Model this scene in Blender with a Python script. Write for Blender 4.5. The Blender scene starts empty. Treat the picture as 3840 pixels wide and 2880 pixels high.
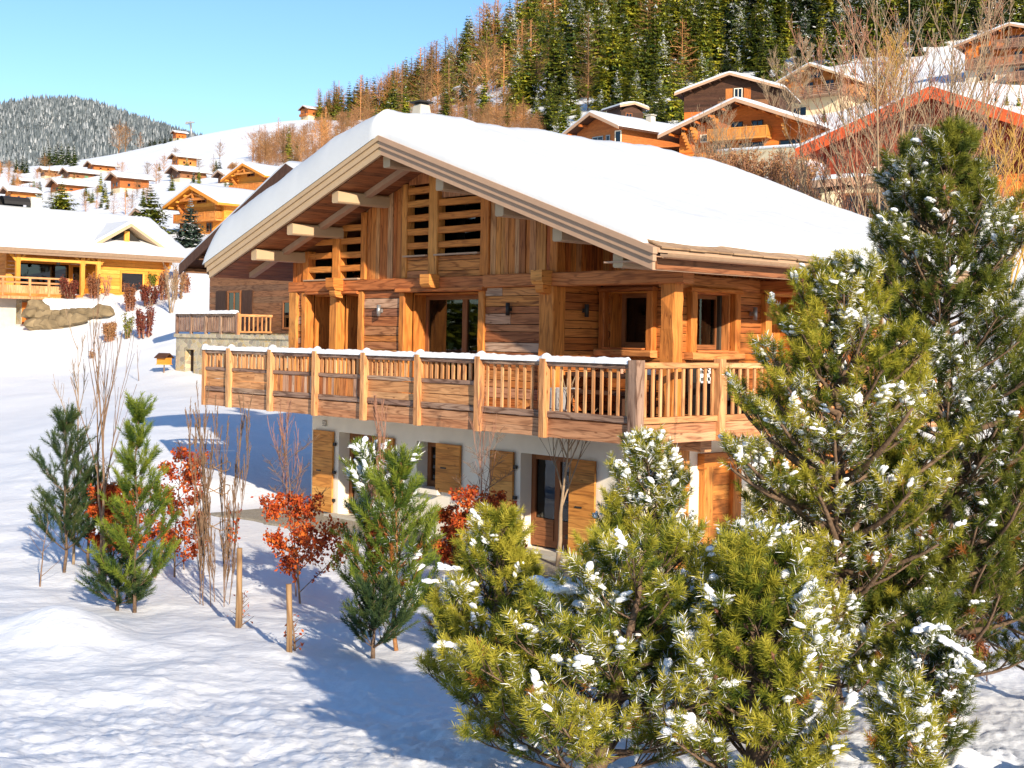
import bpy, math, random
import numpy as np
from mathutils import Vector, Matrix

# ------------------------------------------------------------------ camera, sky, sun, exposure
SC = bpy.context.scene
COL = SC.collection
F, CX, CY, ROLL = 4990.0, 1920.0, 1272.0, math.radians(1.0)
cam = bpy.data.cameras.new('camera'); cam_o = bpy.data.objects.new('camera', cam); COL.objects.link(cam_o)
cam.sensor_width = 36.0; cam.lens = F / 3840 * 36; cam.clip_end = 9000; cam.clip_start = 0.1
cam.shift_y = -(1440 - CY) / 3840
cam_o.location = (0, 0, 0); cam_o.rotation_euler = (math.pi / 2, -ROLL, 0)
SC.camera = cam_o

SUN_DIR = Vector((0.375, -0.927, 0)).normalized()
SUN_EL = math.radians(20.5)
w = bpy.data.worlds.new('World'); SC.world = w; w.use_nodes = True
nt = w.node_tree; nt.nodes.clear()
sky = nt.nodes.new('ShaderNodeTexSky'); sky.sky_type = 'NISHITA'; sky.sun_disc = False
sky.sun_elevation = SUN_EL
# sky rotation: 0 puts the sun at +Y, growing clockwise seen from above
sky.sun_rotation = math.atan2(SUN_DIR.x, SUN_DIR.y)
sky.altitude = 1200; sky.air_density = 1.0; sky.dust_density = 0.25; sky.ozone_density = 2.2
hs = nt.nodes.new('ShaderNodeHueSaturation'); hs.inputs['Saturation'].default_value = 1.15; hs.inputs['Hue'].default_value = 0.503; hs.inputs['Value'].default_value = 1.0
bg = nt.nodes.new('ShaderNodeBackground'); bg.inputs['Strength'].default_value = 0.125
wo = nt.nodes.new('ShaderNodeOutputWorld')
nt.links.new(sky.outputs[0], hs.inputs['Color']); nt.links.new(hs.outputs[0], bg.inputs['Color']); nt.links.new(bg.outputs[0], wo.inputs['Surface'])
sl = bpy.data.lights.new('sun', 'SUN'); sl.energy = 5.0; sl.angle = math.radians(0.6); sl.color = (1.0, 0.88, 0.70)
so = bpy.data.objects.new('sun', sl); COL.objects.link(so)
sv = Vector((SUN_DIR.x * math.cos(SUN_EL), SUN_DIR.y * math.cos(SUN_EL), math.sin(SUN_EL)))
so.rotation_euler = sv.to_track_quat('Z', 'Y').to_euler(); so.location = sv * 50 + Vector((0, 0, 30))
SC.view_settings.view_transform = 'Standard'; SC.view_settings.look = 'None'
SC.view_settings.exposure = 0.7; SC.view_settings.gamma = 1.0
SC.cycles.max_bounces = 5; SC.cycles.diffuse_bounces = 3; SC.cycles.glossy_bounces = 2; SC.cycles.transparent_max_bounces = 6
SC.cycles.caustics_reflective = False; SC.cycles.caustics_refractive = False

# ------------------------------------------------------------------ helpers
R = random.Random(7)
NP = np.random.default_rng(5)
def U(px, py, d):
    a, b = px - CX, py - CY
    c, s = math.cos(ROLL), math.sin(ROLL)
    return Vector(((a * c + b * s) / F * d, d, -(-a * s + b * c) / F * d))

class MB:
    def __init__(self):
        self.v = []; self.f = []; self.uv = []; self.r = []; self.m = []; self.s = []
    def face(self, idx, uvs=None, rnd=0.5, mat=0, smooth=False):
        self.f.append(tuple(idx)); self.uv.append(uvs or [(self.v[i][0], self.v[i][2]) for i in idx])
        self.r.append(rnd); self.m.append(mat); self.s.append(smooth)
    def poly(self, pts, rnd=0.5, mat=0, uvs=None, smooth=False):
        b = len(self.v); self.v.extend(tuple(p) for p in pts)
        self.face(range(b, b + len(pts)), uvs, rnd, mat, smooth)
    def box(self, x0, x1, y0, y1, z0, z1, g='x', rnd=None, mat=0, j=0.0):
        if rnd is None: rnd = R.random()
        P = [(x, y, z) for x in (x0, x1) for y in (y0, y1) for z in (z0, z1)]
        if j: P = [(p[0] + R.uniform(-j, j), p[1] + R.uniform(-j, j), p[2] + R.uniform(-j, j)) for p in P]
        b = len(self.v); self.v.extend(P)
        for q, n in (((0, 1, 3, 2), 'x'), ((4, 6, 7, 5), 'x'), ((0, 4, 5, 1), 'y'), ((2, 3, 7, 6), 'y'), ((0, 2, 6, 4), 'z'), ((1, 5, 7, 3), 'z')):
            uvs = []
            for i in q:
                p = P[i]
                if g == 'x': u, v = p[0], p[1] + p[2]
                elif g == 'y': u, v = p[1], p[0] + p[2]
                else: u, v = p[2], p[0] + p[1]
                if n == g: u, v = v * .3, u
                uvs.append((u, v))
            self.face([b + i for i in q], uvs, rnd, mat)
    def prism(self, pts, y0, y1, rnd=None, mat=0, g='z', ax='y'):
        """outline pts in (x,z) swept from y0 to y1 (ax='y'), or pts in (y,z) swept along x"""
        if rnd is None: rnd = R.random()
        n = len(pts); b = len(self.v)
        mk = (lambda a, c, t: (a, t, c)) if ax == 'y' else (lambda a, c, t: (t, a, c))
        self.v.extend(mk(a, c, y0) for a, c in pts); self.v.extend(mk(a, c, y1) for a, c in pts)
        def uv(i):
            a, c = pts[i % n]; return (c, a) if g == 'z' else (a, c)
        fl = 1 if ax == 'y' else -1
        A = list(range(n)); B = list(range(n, 2 * n))
        self.face([b + i for i in A][::fl], [uv(i) for i in A][::fl], rnd, mat)
        self.face([b + i for i in B][::-fl], [uv(i) for i in B][::-fl], rnd, mat)
        for i in range(n):
            k = (i + 1) % n
            q = [b + i, b + i + n, b + k + n, b + k]
            l = math.dist(pts[i], pts[k])
            self.face(q, [(0, 0), (0, abs(y1 - y0)), (l, abs(y1 - y0)), (l, 0)] if g == 'z' else [(0, 0), (abs(y1 - y0), 0), (abs(y1 - y0), l), (0, l)], rnd, mat)
    def beam(self, p0, p1, w, h, up=(0, 0, 1), ch=0.02, seg=1, jit=0.0, rnd=None, mat=0):
        if rnd is None: rnd = R.random()
        p0, p1 = Vector(p0), Vector(p1); d = (p1 - p0); L = d.length; d.normalize(); up = Vector(up)
        s = d.cross(up).normalized(); u = s.cross(d).normalized()
        a, c = w / 2, h / 2
        prof = [(a - ch, -c), (a, -c + ch), (a, c - ch), (a - ch, c), (-a + ch, c), (-a, c - ch), (-a, -c + ch), (-a + ch, -c)]
        per = [0]
        for i in range(8): per.append(per[-1] + math.dist(prof[i], prof[(i + 1) % 8]))
        b = len(self.v)
        for k in range(seg + 1):
            q = p0 + d * (L * k / seg)
            for (x, y) in prof:
                jx, jy = (R.uniform(-jit, jit), R.uniform(-jit, jit)) if jit else (0, 0)
                self.v.append(tuple(q + s * (x + jx) + u * (y + jy)))
        for k in range(seg):
            for i in range(8):
                i2 = (i + 1) % 8; o = b + k * 8
                u0, u1 = L * k / seg, L * (k + 1) / seg
                self.face([o + i, o + i2, o + 8 + i2, o + 8 + i], [(u0, per[i]), (u0, per[i + 1]), (u1, per[i + 1]), (u1, per[i])], rnd, mat)
        self.face([b + i for i in range(8)][::-1], [prof[i] for i in range(8)][::-1], rnd, mat)
        o = b + seg * 8
        self.face([o + i for i in range(8)], [prof[i] for i in range(8)], rnd, mat)
    def tube(self, pts, rad, n=5, rnd=0.5, mat=0, cap=True, smooth=True):
        P = [Vector(p) for p in pts]; b = len(self.v); K = len(P); L = 0
        ref = Vector((0.31, 0.2, 0.93))
        for k in range(K):
            t = (P[min(k + 1, K - 1)] - P[max(k - 1, 0)])
            if t.length < 1e-9: t = Vector((0, 0, 1))
            t.normalize()
            a = t.cross(ref)
            if a.length < 0.05: a = t.cross(Vector((1, 0, 0)))
            a.normalize(); c = t.cross(a)
            r = rad[k] if hasattr(rad, '__len__') else rad
            for i in range(n):
                an = 2 * math.pi * i / n
                self.v.append(tuple(P[k] + (a * math.cos(an) + c * math.sin(an)) * r))
        for k in range(K - 1):
            l1 = L + (P[k + 1] - P[k]).length
            for i in range(n):
                i2 = (i + 1) % n; o = b + k * n
                self.face([o + i, o + i2, o + n + i2, o + n + i], [(L, i / n * .1), (L, (i + 1) / n * .1), (l1, (i + 1) / n * .1), (l1, i / n * .1)], rnd, mat, smooth)
            L = l1
        if cap and n > 2:
            self.face([b + i for i in range(n)][::-1], [(0, 0)] * n, rnd, mat)
            o = b + (K - 1) * n; self.face([o + i for i in range(n)], [(0, 0)] * n, rnd, mat)
    def build(self, name, mats, parent=None, loc=None):
        me = bpy.data.meshes.new(name); me.from_pydata(self.v, [], self.f)
        if not isinstance(mats, (list, tuple)): mats = [mats]
        for m in mats: me.materials.append(m)
        me.polygons.foreach_set('material_index', self.m); me.polygons.foreach_set('use_smooth', self.s)
        ul = me.uv_layers.new(name='UVMap')
        ul.data.foreach_set('uv', np.array([c for q in self.uv for p in q for c in p], dtype=np.float32))
        at = me.attributes.new('rnd', 'FLOAT', 'FACE'); at.data.foreach_set('value', np.array(self.r, dtype=np.float32))
        me.update()
        return link(name, me, parent, loc)

def link(name, me, parent=None, loc=None):
    o = bpy.data.objects.new(name, me); COL.objects.link(o)
    if parent is not None: o.parent = parent
    if loc is not None: o.location = loc
    return o
def tri_mesh(name, V, Fc, mats, rnd=None, mi=None, smooth=False, parent=None, loc=None):
    """fast numpy mesh: V (n,3), Fc (m,k)"""
    me = bpy.data.meshes.new(name or 'tree_mesh'); V = np.ascontiguousarray(V, dtype=np.float32); Fc = np.ascontiguousarray(Fc, dtype=np.int32)
    m, k = Fc.shape
    me.vertices.add(len(V)); me.vertices.foreach_set('co', V.ravel())
    me.loops.add(m * k); me.loops.foreach_set('vertex_index', Fc.ravel())
    me.polygons.add(m); me.polygons.foreach_set('loop_start', np.arange(0, m * k, k, dtype=np.int32))
    if not isinstance(mats, (list, tuple)): mats = [mats]
    for q in mats: me.materials.append(q)
    if mi is not None: me.polygons.foreach_set('material_index', np.asarray(mi, dtype=np.int32))
    me.polygons.foreach_set('use_smooth', np.full(m, smooth, dtype=bool))
    if rnd is not None:
        at = me.attributes.new('rnd', 'FLOAT', 'FACE'); at.data.foreach_set('value', np.asarray(rnd, dtype=np.float32))
    me.update(calc_edges=True)
    return link(name, me, parent, loc) if name else me
def empty(name, loc, rz=0.0):
    o = bpy.data.objects.new(name, None); COL.objects.link(o); o.location = loc; o.rotation_euler = (0, 0, rz); o.empty_display_size = 0.3
    return o
def tag(o, label, cat, group=None, kind=None):
    if label: o['label'] = label
    if cat: o['category'] = cat
    if group: o['group'] = group
    if kind: o['kind'] = kind
    return o


# ------------------------------------------------------------------ noise on arrays
def vnoise(x, y, seed=0):
    xi = np.floor(x).astype(np.int64); yi = np.floor(y).astype(np.int64); fx = x - xi; fy = y - yi
    fx = fx * fx * (3 - 2 * fx); fy = fy * fy * (3 - 2 * fy)
    def h(a, b):
        n = (a * 374761393 + b * 668265263 + seed * 974634777) & 0x7fffffff
        n = ((n ^ (n >> 13)) * 1274126177) & 0x7fffffff
        return ((n ^ (n >> 16)) & 0xffff) / 65535.0
    return (h(xi, yi) * (1 - fx) + h(xi + 1, yi) * fx) * (1 - fy) + (h(xi, yi + 1) * (1 - fx) + h(xi + 1, yi + 1) * fx) * fy
def fbm(x, y, seed=0, oct=4):
    s = 0; a = 0.5
    for k in range(oct): s = s + a * (vnoise(x * 2 ** k + 17.3 * k, y * 2 ** k + 9.1 * k, seed + k) - .5); a *= .5
    return s

# ------------------------------------------------------------------ materials
def new_mat(name):
    m = bpy.data.materials.new(name); m.use_nodes = True; n = m.node_tree; n.nodes.clear()
    o = n.nodes.new('ShaderNodeOutputMaterial'); p = n.nodes.new('ShaderNodeBsdfPrincipled'); n.links.new(p.outputs[0], o.inputs[0])
    return m, n, p, o
def ND(n, t, **kw):
    q = n.nodes.new(t)
    for k, v in kw.items():
        if hasattr(q, k): setattr(q, k, v)
        else: q.inputs[k].default_value = v
    return q
def ramp(n, stops, interp='LINEAR'):
    q = n.nodes.new('ShaderNodeValToRGB'); q.color_ramp.interpolation = interp; e = q.color_ramp.elements
    while len(e) > 1: e.remove(e[0])
    e[0].position = stops[0][0]; e[0].color = (*stops[0][1], 1)
    for p, c in stops[1:]:
        x = e.new(p); x.color = (*c, 1)
    return q
def mixc(n, mode='MIX', fac=0.5):
    q = n.nodes.new('ShaderNodeMix'); q.data_type = 'RGBA'; q.blend_type = mode; q.inputs[0].default_value = fac
    return q
def plain(name, c, rough=0.6, metal=0.0, var=0.12, scale=8.0, bump=0.0, spec=0.3):
    m, n, p, o = new_mat(name); L = n.links.new
    tc = ND(n, 'ShaderNodeTexCoord'); no = ND(n, 'ShaderNodeTexNoise'); no.inputs['Scale'].default_value = scale; no.inputs['Detail'].default_value = 6
    L(tc.outputs['Object'], no.inputs['Vector'])
    r = ramp(n, [(0.25, tuple(x * (1 - var) for x in c)), (0.75, tuple(min(1, x * (1 + var)) for x in c))])
    L(no.outputs['Fac'], r.inputs[0]); L(r.outputs[0], p.inputs['Base Color'])
    p.inputs['Roughness'].default_value = rough; p.inputs['Metallic'].default_value = metal; p.inputs['Specular IOR Level'].default_value = spec
    if bump:
        b = ND(n, 'ShaderNodeBump'); b.inputs['Strength'].default_value = bump; b.inputs['Distance'].default_value = 0.02
        L(no.outputs['Fac'], b.inputs['Height']); L(b.outputs[0], p.inputs['Normal'])
    return m
def wood(name, pal, grain=0.55, rough=0.62, knots=True, stain=0.35, scale=1.0):
    """boards: colour picked per board from pal (attribute rnd), grain and knots along UV.x"""
    m, n, p, o = new_mat(name); L = n.links.new
    uv = ND(n, 'ShaderNodeUVMap'); at = ND(n, 'ShaderNodeAttribute', attribute_name='rnd')
    k = len(pal)
    cr = ramp(n, [(i / max(1, k - 1) if k > 1 else 0, c) for i, c in enumerate(pal)])
    L(at.outputs['Fac'], cr.inputs[0])
    mul = ND(n, 'ShaderNodeMath', operation='MULTIPLY'); mul.inputs[1].default_value = 53.7; L(at.outputs['Fac'], mul.inputs[0])
    mp = ND(n, 'ShaderNodeMapping'); mp.inputs['Scale'].default_value = (0.9 * scale, 14 * scale, 1); L(uv.outputs[0], mp.inputs[0])
    n1 = ND(n, 'ShaderNodeTexNoise', noise_dimensions='4D'); n1.inputs['Scale'].default_value = 1.6; n1.inputs['Detail'].default_value = 7; n1.inputs['Distortion'].default_value = 1.3
    L(mp.outputs[0], n1.inputs['Vector']); L(mul.outputs[0], n1.inputs['W'])
    mp2 = ND(n, 'ShaderNodeMapping'); mp2.inputs['Scale'].default_value = (0.55 * scale, 5.0 * scale, 1); L(uv.outputs[0], mp2.inputs[0])
    n2 = ND(n, 'ShaderNodeTexNoise', noise_dimensions='4D'); n2.inputs['Scale'].default_value = 0.9; n2.inputs['Detail'].default_value = 2
    L(mp2.outputs[0], n2.inputs['Vector']); L(mul.outputs[0], n2.inputs['W'])
    ring = ND(n, 'ShaderNodeMath', operation='MULTIPLY'); ring.inputs[1].default_value = 46; L(n2.outputs['Fac'], ring.inputs[0])
    sn = ND(n, 'ShaderNodeMath', operation='SINE'); L(ring.outputs[0], sn.inputs[0])
    g1 = ramp(n, [(0.0, (1.05, 1.05, 1.05)), (0.5, (.92, .88, .85)), (1.0, (.42, .33, .28))]); L(sn.outputs[0], g1.inputs[0])
    g2 = ramp(n, [(0.3, (.3, .23, .2)), (0.45, (.88, .84, .8)), (0.7, (1.22, 1.18, 1.14))]); L(n1.outputs['Fac'], g2.inputs[0])
    m1 = mixc(n, 'MULTIPLY', grain); L(cr.outputs[0], m1.inputs[6]); L(g1.outputs[0], m1.inputs[7])
    m2 = mixc(n, 'MULTIPLY', grain + .15); L(m1.outputs[2], m2.inputs[6]); L(g2.outputs[0], m2.inputs[7])
    # broad stain
    n3 = ND(n, 'ShaderNodeTexNoise', noise_dimensions='4D'); n3.inputs['Scale'].default_value = 1.1; n3.inputs['Detail'].default_value = 3
    L(uv.outputs[0], n3.inputs['Vector']); L(mul.outputs[0], n3.inputs['W'])
    g3 = ramp(n, [(0.3, (.62, .5, .44)), (0.62, (1.1, 1.08, 1.05))]); L(n3.outputs['Fac'], g3.inputs[0])
    m3 = mixc(n, 'MULTIPLY', stain); L(m2.outputs[2], m3.inputs[6]); L(g3.outputs[0], m3.inputs[7])
    last = m3
    if knots:
        mp3 = ND(n, 'ShaderNodeMapping'); mp3.inputs['Scale'].default_value = (1.7, 4.5, 1); L(uv.outputs[0], mp3.inputs[0])
        ad = ND(n, 'ShaderNodeVectorMath', operation='ADD'); L(mp3.outputs[0], ad.inputs[0]); L(mul.outputs[0], ad.inputs[1])
        vo = ND(n, 'ShaderNodeTexVoronoi'); vo.inputs['Scale'].default_value = 1.5; L(ad.outputs[0], vo.inputs['Vector'])
        kr = ramp(n, [(0.03, (.28, .2, .16)), (0.085, (.6, .5, .42)), (0.13, (1, 1, 1))]); L(vo.outputs['Distance'], kr.inputs[0])
        m4 = mixc(n, 'MULTIPLY', .8); L(last.outputs[2], m4.inputs[6]); L(kr.outputs[0], m4.inputs[7]); last = m4
    L(last.outputs[2], p.inputs['Base Color']); p.inputs['Roughness'].default_value = rough; p.inputs['Specular IOR Level'].default_value = 0.22
    b = ND(n, 'ShaderNodeBump'); b.inputs['Strength'].default_value = 0.45; b.inputs['Distance'].default_value = 0.012
    L(n1.outputs['Fac'], b.inputs['Height']); L(b.outputs[0], p.inputs['Normal'])
    return m
def snow_mat(name, sc, bump, dist, tint=(0.86, 0.87, 0.9)):
    m, n, p, o = new_mat(name); L = n.links.new
    tc = ND(n, 'ShaderNodeTexCoord'); n1 = ND(n, 'ShaderNodeTexNoise'); n1.inputs['Scale'].default_value = sc; n1.inputs['Detail'].default_value = 8; n1.inputs['Roughness'].default_value = .6
    L(tc.outputs['Object'], n1.inputs['Vector'])
    n2 = ND(n, 'ShaderNodeTexNoise'); n2.inputs['Scale'].default_value = sc * .12; n2.inputs['Detail'].default_value = 3; L(tc.outputs['Object'], n2.inputs['Vector'])
    r = ramp(n, [(0.3, tuple(x * .95 for x in tint)), (0.7, tint)]); L(n2.outputs['Fac'], r.inputs[0]); L(r.outputs[0], p.inputs['Base Color'])
    b = ND(n, 'ShaderNodeBump'); b.inputs['Strength'].default_value = bump; b.inputs['Distance'].default_value = dist
    L(n1.outputs['Fac'], b.inputs['Height']); L(b.outputs[0], p.inputs['Normal'])
    p.inputs['Roughness'].default_value = 0.55; p.inputs['Specular IOR Level'].default_value = 0.25
    return m
def leaf_mat(name, stops, transl=0.3, rough=0.6, vary=False):
    m, n, p, o = new_mat(name); L = n.links.new
    at = ND(n, 'ShaderNodeAttribute', attribute_name='rnd'); cr = ramp(n, stops); L(at.outputs['Fac'], cr.inputs[0])
    L(cr.outputs[0], p.inputs['Base Color']); p.inputs['Roughness'].default_value = rough; p.inputs['Specular IOR Level'].default_value = .25
    if vary:
        oi = ND(n, 'ShaderNodeObjectInfo'); vr = ramp(n, [(0, (.45, .5, .5)), (.5, (1, 1, 1)), (1, (1.5, 1.35, 1.1))]); L(oi.outputs['Random'], vr.inputs[0])
        vm = mixc(n, 'MULTIPLY', 1.0); L(cr.outputs[0], vm.inputs[6]); L(vr.outputs[0], vm.inputs[7]); L(vm.outputs[2], p.inputs['Base Color']); cr = vm; L(vm.outputs[2], p.inputs['Base Color'])
    t = ND(n, 'ShaderNodeBsdfTranslucent'); L(cr.outputs[2 if vary else 0], t.inputs['Color'])
    mx = ND(n, 'ShaderNodeMixShader'); mx.inputs[0].default_value = transl; L(p.outputs[0], mx.inputs[1]); L(t.outputs[0], mx.inputs[2]); L(mx.outputs[0], o.inputs[0])
    return m
def stone_mat(name, cols, scale, mortar, joint=0.06):
    m, n, p, o = new_mat(name); L = n.links.new
    tc = ND(n, 'ShaderNodeTexCoord'); mp = ND(n, 'ShaderNodeMapping'); mp.inputs['Scale'].default_value = (1, 1, 1.6); L(tc.outputs['Object'], mp.inputs[0])
    v1 = ND(n, 'ShaderNodeTexVoronoi'); v1.inputs['Scale'].default_value = scale; L(mp.outputs[0], v1.inputs['Vector'])
    v2 = ND(n, 'ShaderNodeTexVoronoi', feature='DISTANCE_TO_EDGE'); v2.inputs['Scale'].default_value = scale; L(mp.outputs[0], v2.inputs['Vector'])
    sp = ND(n, 'ShaderNodeSeparateColor'); L(v1.outputs['Color'], sp.inputs[0])
    cr = ramp(n, [(i / (len(cols) - 1), c) for i, c in enumerate(cols)]); L(sp.outputs[0], cr.inputs[0])
    no = ND(n, 'ShaderNodeTexNoise'); no.inputs['Scale'].default_value = scale * 5; no.inputs['Detail'].default_value = 5; L(tc.outputs['Object'], no.inputs['Vector'])
    mm = mixc(n, 'MULTIPLY', .5); L(cr.outputs[0], mm.inputs[6]); L(no.outputs['Color'], mm.inputs[7])
    jr = ramp(n, [(0.0, (0, 0, 0)), (joint, (1, 1, 1))]); L(v2.outputs['Distance'], jr.inputs[0])
    mx = mixc(n); L(jr.outputs[0], mx.inputs[0]); mx.inputs[6].default_value = (*mortar, 1); L(mm.outputs[2], mx.inputs[7])
    L(mx.outputs[2], p.inputs['Base Color']); p.inputs['Roughness'].default_value = .85
    b = ND(n, 'ShaderNodeBump'); b.inputs['Strength'].default_value = .6; b.inputs['Distance'].default_value = .03; L(jr.outputs[0], b.inputs['Height']); L(b.outputs[0], p.inputs['Normal'])
    return m
def glass_mat(name, tint=(.55, .6, .6), base=0.12):
    m, n, p, o = new_mat(name); L = n.links.new; n.nodes.remove(p)
    g = ND(n, 'ShaderNodeBsdfGlossy'); g.inputs['Roughness'].default_value = 0.02; g.inputs['Color'].default_value = (.9, .95, 1, 1)
    t = ND(n, 'ShaderNodeBsdfTransparent'); t.inputs['Color'].default_value = (*tint, 1)
    fr = ND(n, 'ShaderNodeFresnel'); fr.inputs['IOR'].default_value = 1.5
    ad = ND(n, 'ShaderNodeMath', operation='ADD', use_clamp=True); ad.inputs[1].default_value = base; L(fr.outputs[0], ad.inputs[0])
    mx = ND(n, 'ShaderNodeMixShader'); L(ad.outputs[0], mx.inputs[0]); L(t.outputs[0], mx.inputs[1]); L(g.outputs[0], mx.inputs[2]); L(mx.outputs[0], o.inputs[0])
    return m

M = {}
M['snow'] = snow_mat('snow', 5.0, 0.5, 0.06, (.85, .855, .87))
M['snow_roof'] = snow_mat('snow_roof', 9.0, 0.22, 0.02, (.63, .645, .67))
M['snow_tree'] = snow_mat('snow_tree', 25.0, 0.3, 0.01)
M['plaster'] = plain('plaster', (.84, .76, .62), .9, var=.06, scale=3, bump=.12)
M['taupe'] = plain('taupe_paint', (.43, .27, .175), .55, var=.07, scale=5)
M['taupe_light'] = plain('taupe_light', (.47, .33, .20), .55, var=.06, scale=4)
M['w_front'] = wood('wood_front', [(0.559, 0.274, 0.128), (0.404, 0.138, 0.050), (0.636, 0.256, 0.064), (0.289, 0.101, 0.046), (0.559, 0.384, 0.274), (0.520, 0.174, 0.046), (0.674, 0.320, 0.110)], grain=.65)
M['w_gable'] = wood('wood_gable', [(0.564, 0.179, 0.040), (0.395, 0.108, 0.031), (0.659, 0.268, 0.063), (0.489, 0.304, 0.179), (0.620, 0.223, 0.049), (0.282, 0.085, 0.031), (0.640, 0.295, 0.081)])
M['w_honey'] = wood('wood_honey', [(0.622, 0.239, 0.052), (0.546, 0.188, 0.040), (0.672, 0.303, 0.080)], grain=.45)
M['w_orange'] = wood('wood_orange', [(0.497, 0.163, 0.034), (0.395, 0.120, 0.027), (0.567, 0.216, 0.054), (0.343, 0.109, 0.031), (0.472, 0.170, 0.046)], grain=.5)
M['w_beam'] = wood('wood_beam', [(0.578, 0.202, 0.059), (0.444, 0.142, 0.046), (0.636, 0.274, 0.092)], grain=.6)
M['w_rail'] = wood('wood_rail', [(0.651, 0.337, 0.150), (0.532, 0.253, 0.103), (0.690, 0.402, 0.197)], grain=.5)
M['w_railgrey'] = wood('wood_rail_grey', [(.33, .22, .16), (.26, .16, .12), (.4, .28, .2)], grain=.75)
M['w_fascia'] = wood('wood_fascia', [(0.540, 0.282, 0.145), (0.468, 0.214, 0.103), (0.576, 0.325, 0.180)], grain=.6)
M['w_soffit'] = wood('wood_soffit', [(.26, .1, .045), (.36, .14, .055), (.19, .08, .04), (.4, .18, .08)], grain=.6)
M['w_shutter'] = wood('wood_shutter', [(.7, .32, .075), (.6, .25, .055), (.76, .4, .11)], grain=.5)
M['w_frame'] = wood('wood_frame', [(.3, .12, .045), (.26, .1, .04)], grain=.3, knots=False)
M['w_door'] = wood('wood_door', [(.55, .2, .04), (.48, .16, .035), (.6, .26, .06)], grain=.5)
M['w_dark'] = wood('wood_dark', [(0.060, 0.027, 0.017), (0.084, 0.039, 0.022), (0.045, 0.022, 0.013)], grain=.5)
M['w_log'] = wood('wood_log', [(.2, .1, .05), (.28, .13, .06), (.15, .08, .05), (.32, .17, .08)], grain=.6)
M['w_yellow'] = wood('wood_yellow', [(.74, .32, .045), (.64, .25, .035), (.8, .4, .08)], grain=.25, knots=False, stain=.15)
M['w_red'] = wood('wood_red', [(.6, .1, .03), (.5, .085, .025)], grain=.3, knots=False, stain=.25)
M['w_red_shade'] = wood('wood_red_shade', [(.26, .045, .02), (.2, .035, .016)], grain=.3, knots=False, stain=.25)  # red boards darkened, eave shade painted into the wall colour
M['w_rust'] = wood('wood_rust', [(.62, .17, .028), (.54, .135, .022), (.68, .22, .04)], grain=.3, knots=False, stain=.2)
M['w_brown'] = wood('wood_brown', [(.46, .15, .04), (.38, .115, .03), (.5, .19, .05)], grain=.3, knots=False, stain=.25)
M['glass'] = glass_mat('glass', (.5, .55, .53), .015)
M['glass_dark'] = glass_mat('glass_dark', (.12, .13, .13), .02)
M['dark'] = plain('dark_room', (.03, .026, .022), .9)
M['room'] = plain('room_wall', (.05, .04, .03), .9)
M['curtain'] = plain('curtain', (.75, .7, .58), .9, var=.08, scale=2)
M['iron'] = plain('black_iron', (.025, .022, .02), .5)
M['grey_metal'] = plain('grey_metal', (.32, .32, .32), .4, metal=.6)
M['copper'] = plain('gutter_metal', (.4, .25, .15), .4, metal=.5)
M['concrete'] = plain('concrete', (.5, .46, .39), .9, var=.1, scale=4, bump=.1)
M['cream'] = plain('cream_render', (.66, .55, .36), .9, var=.06, scale=2)
M['gravel'] = stone_mat('gravel', [(.42, .36, .26), (.52, .46, .36), (.33, .28, .2)], 28, (.2, .17, .12))
M['stone'] = stone_mat('rubble_stone', [(.7, .52, .26), (.46, .4, .3), (.74, .6, .38), (.36, .31, .24), (.66, .46, .2)], 2.7, (.6, .52, .38))
M['boulder'] = plain('boulder', (.2, .145, .08), .9, var=.45, scale=1.2, bump=.5)
M['shingle'] = wood('shingle', [(.38, .25, .15), (.3, .19, .11), (.45, .31, .19)], grain=.4, knots=False)
M['bark'] = plain('bark', (.15, .095, .06), .9, var=.4, scale=30, bump=.6)
M['bark_orange'] = plain('bark_orange', (.32, .15, .06), .9, var=.35, scale=30, bump=.5)
M['twig'] = plain('twig', (.2, .12, .07), .85, var=.3, scale=12)
M['twig_pale'] = plain('twig_pale', (.3, .21, .13), .85, var=.25, scale=10)
M['twig_red'] = plain('twig_red', (.33, .16, .1), .85, var=.25, scale=10)
M['twig_yellow'] = plain('twig_yellow', (.45, .26, .06), .85, var=.25, scale=6)
M['stake'] = wood('stake_wood', [(.3, .19, .095), (.36, .23, .12)], grain=.6)
M['needle'] = leaf_mat('pine_needles', [(0, (.02, .05, .01)), (.35, (.1, .14, .016)), (.7, (.3, .285, .025)), (1, (.5, .43, .05))])
M['needle_dark'] = leaf_mat('pine_needles_dark', [(0, (.02, .045, .012)), (.5, (.085, .115, .016)), (1, (.25, .24, .028))])
M['needle_green'] = leaf_mat('young_pine_needles', [(0, (.025, .06, .012)), (.5, (.085, .14, .018)), (1, (.25, .29, .03))])
M['needle_blue'] = leaf_mat('dark_pine_needles', [(0, (.015, .04, .018)), (.5, (.035, .07, .025)), (1, (.1, .13, .035))])
M['needle_brown'] = leaf_mat('dry_needles', [(0, (.3, .09, .02)), (1, (.45, .17, .04))])
M['leaf_red'] = leaf_mat('beech_leaves', [(0, (.25, .03, .012)), (.5, (.55, .085, .018)), (1, (.7, .19, .03))], .35)
M['leaf_brown'] = leaf_mat('dry_leaves', [(0, (.16, .05, .025)), (1, (.34, .13, .05))], .25)
M['leaf_maroon'] = leaf_mat('maroon_leaves', [(0, (.1, .02, .015)), (1, (.24, .055, .03))], .2)
M['cone'] = plain('pine_cone', (.22, .09, .06), .8)
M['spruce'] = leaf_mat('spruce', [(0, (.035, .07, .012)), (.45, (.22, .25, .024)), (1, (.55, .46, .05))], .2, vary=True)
M['spruce_dark'] = leaf_mat('spruce_dark', [(0, (.012, .028, .012)), (.5, (.05, .085, .016)), (1, (.16, .18, .025))], .15, vary=True)
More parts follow.
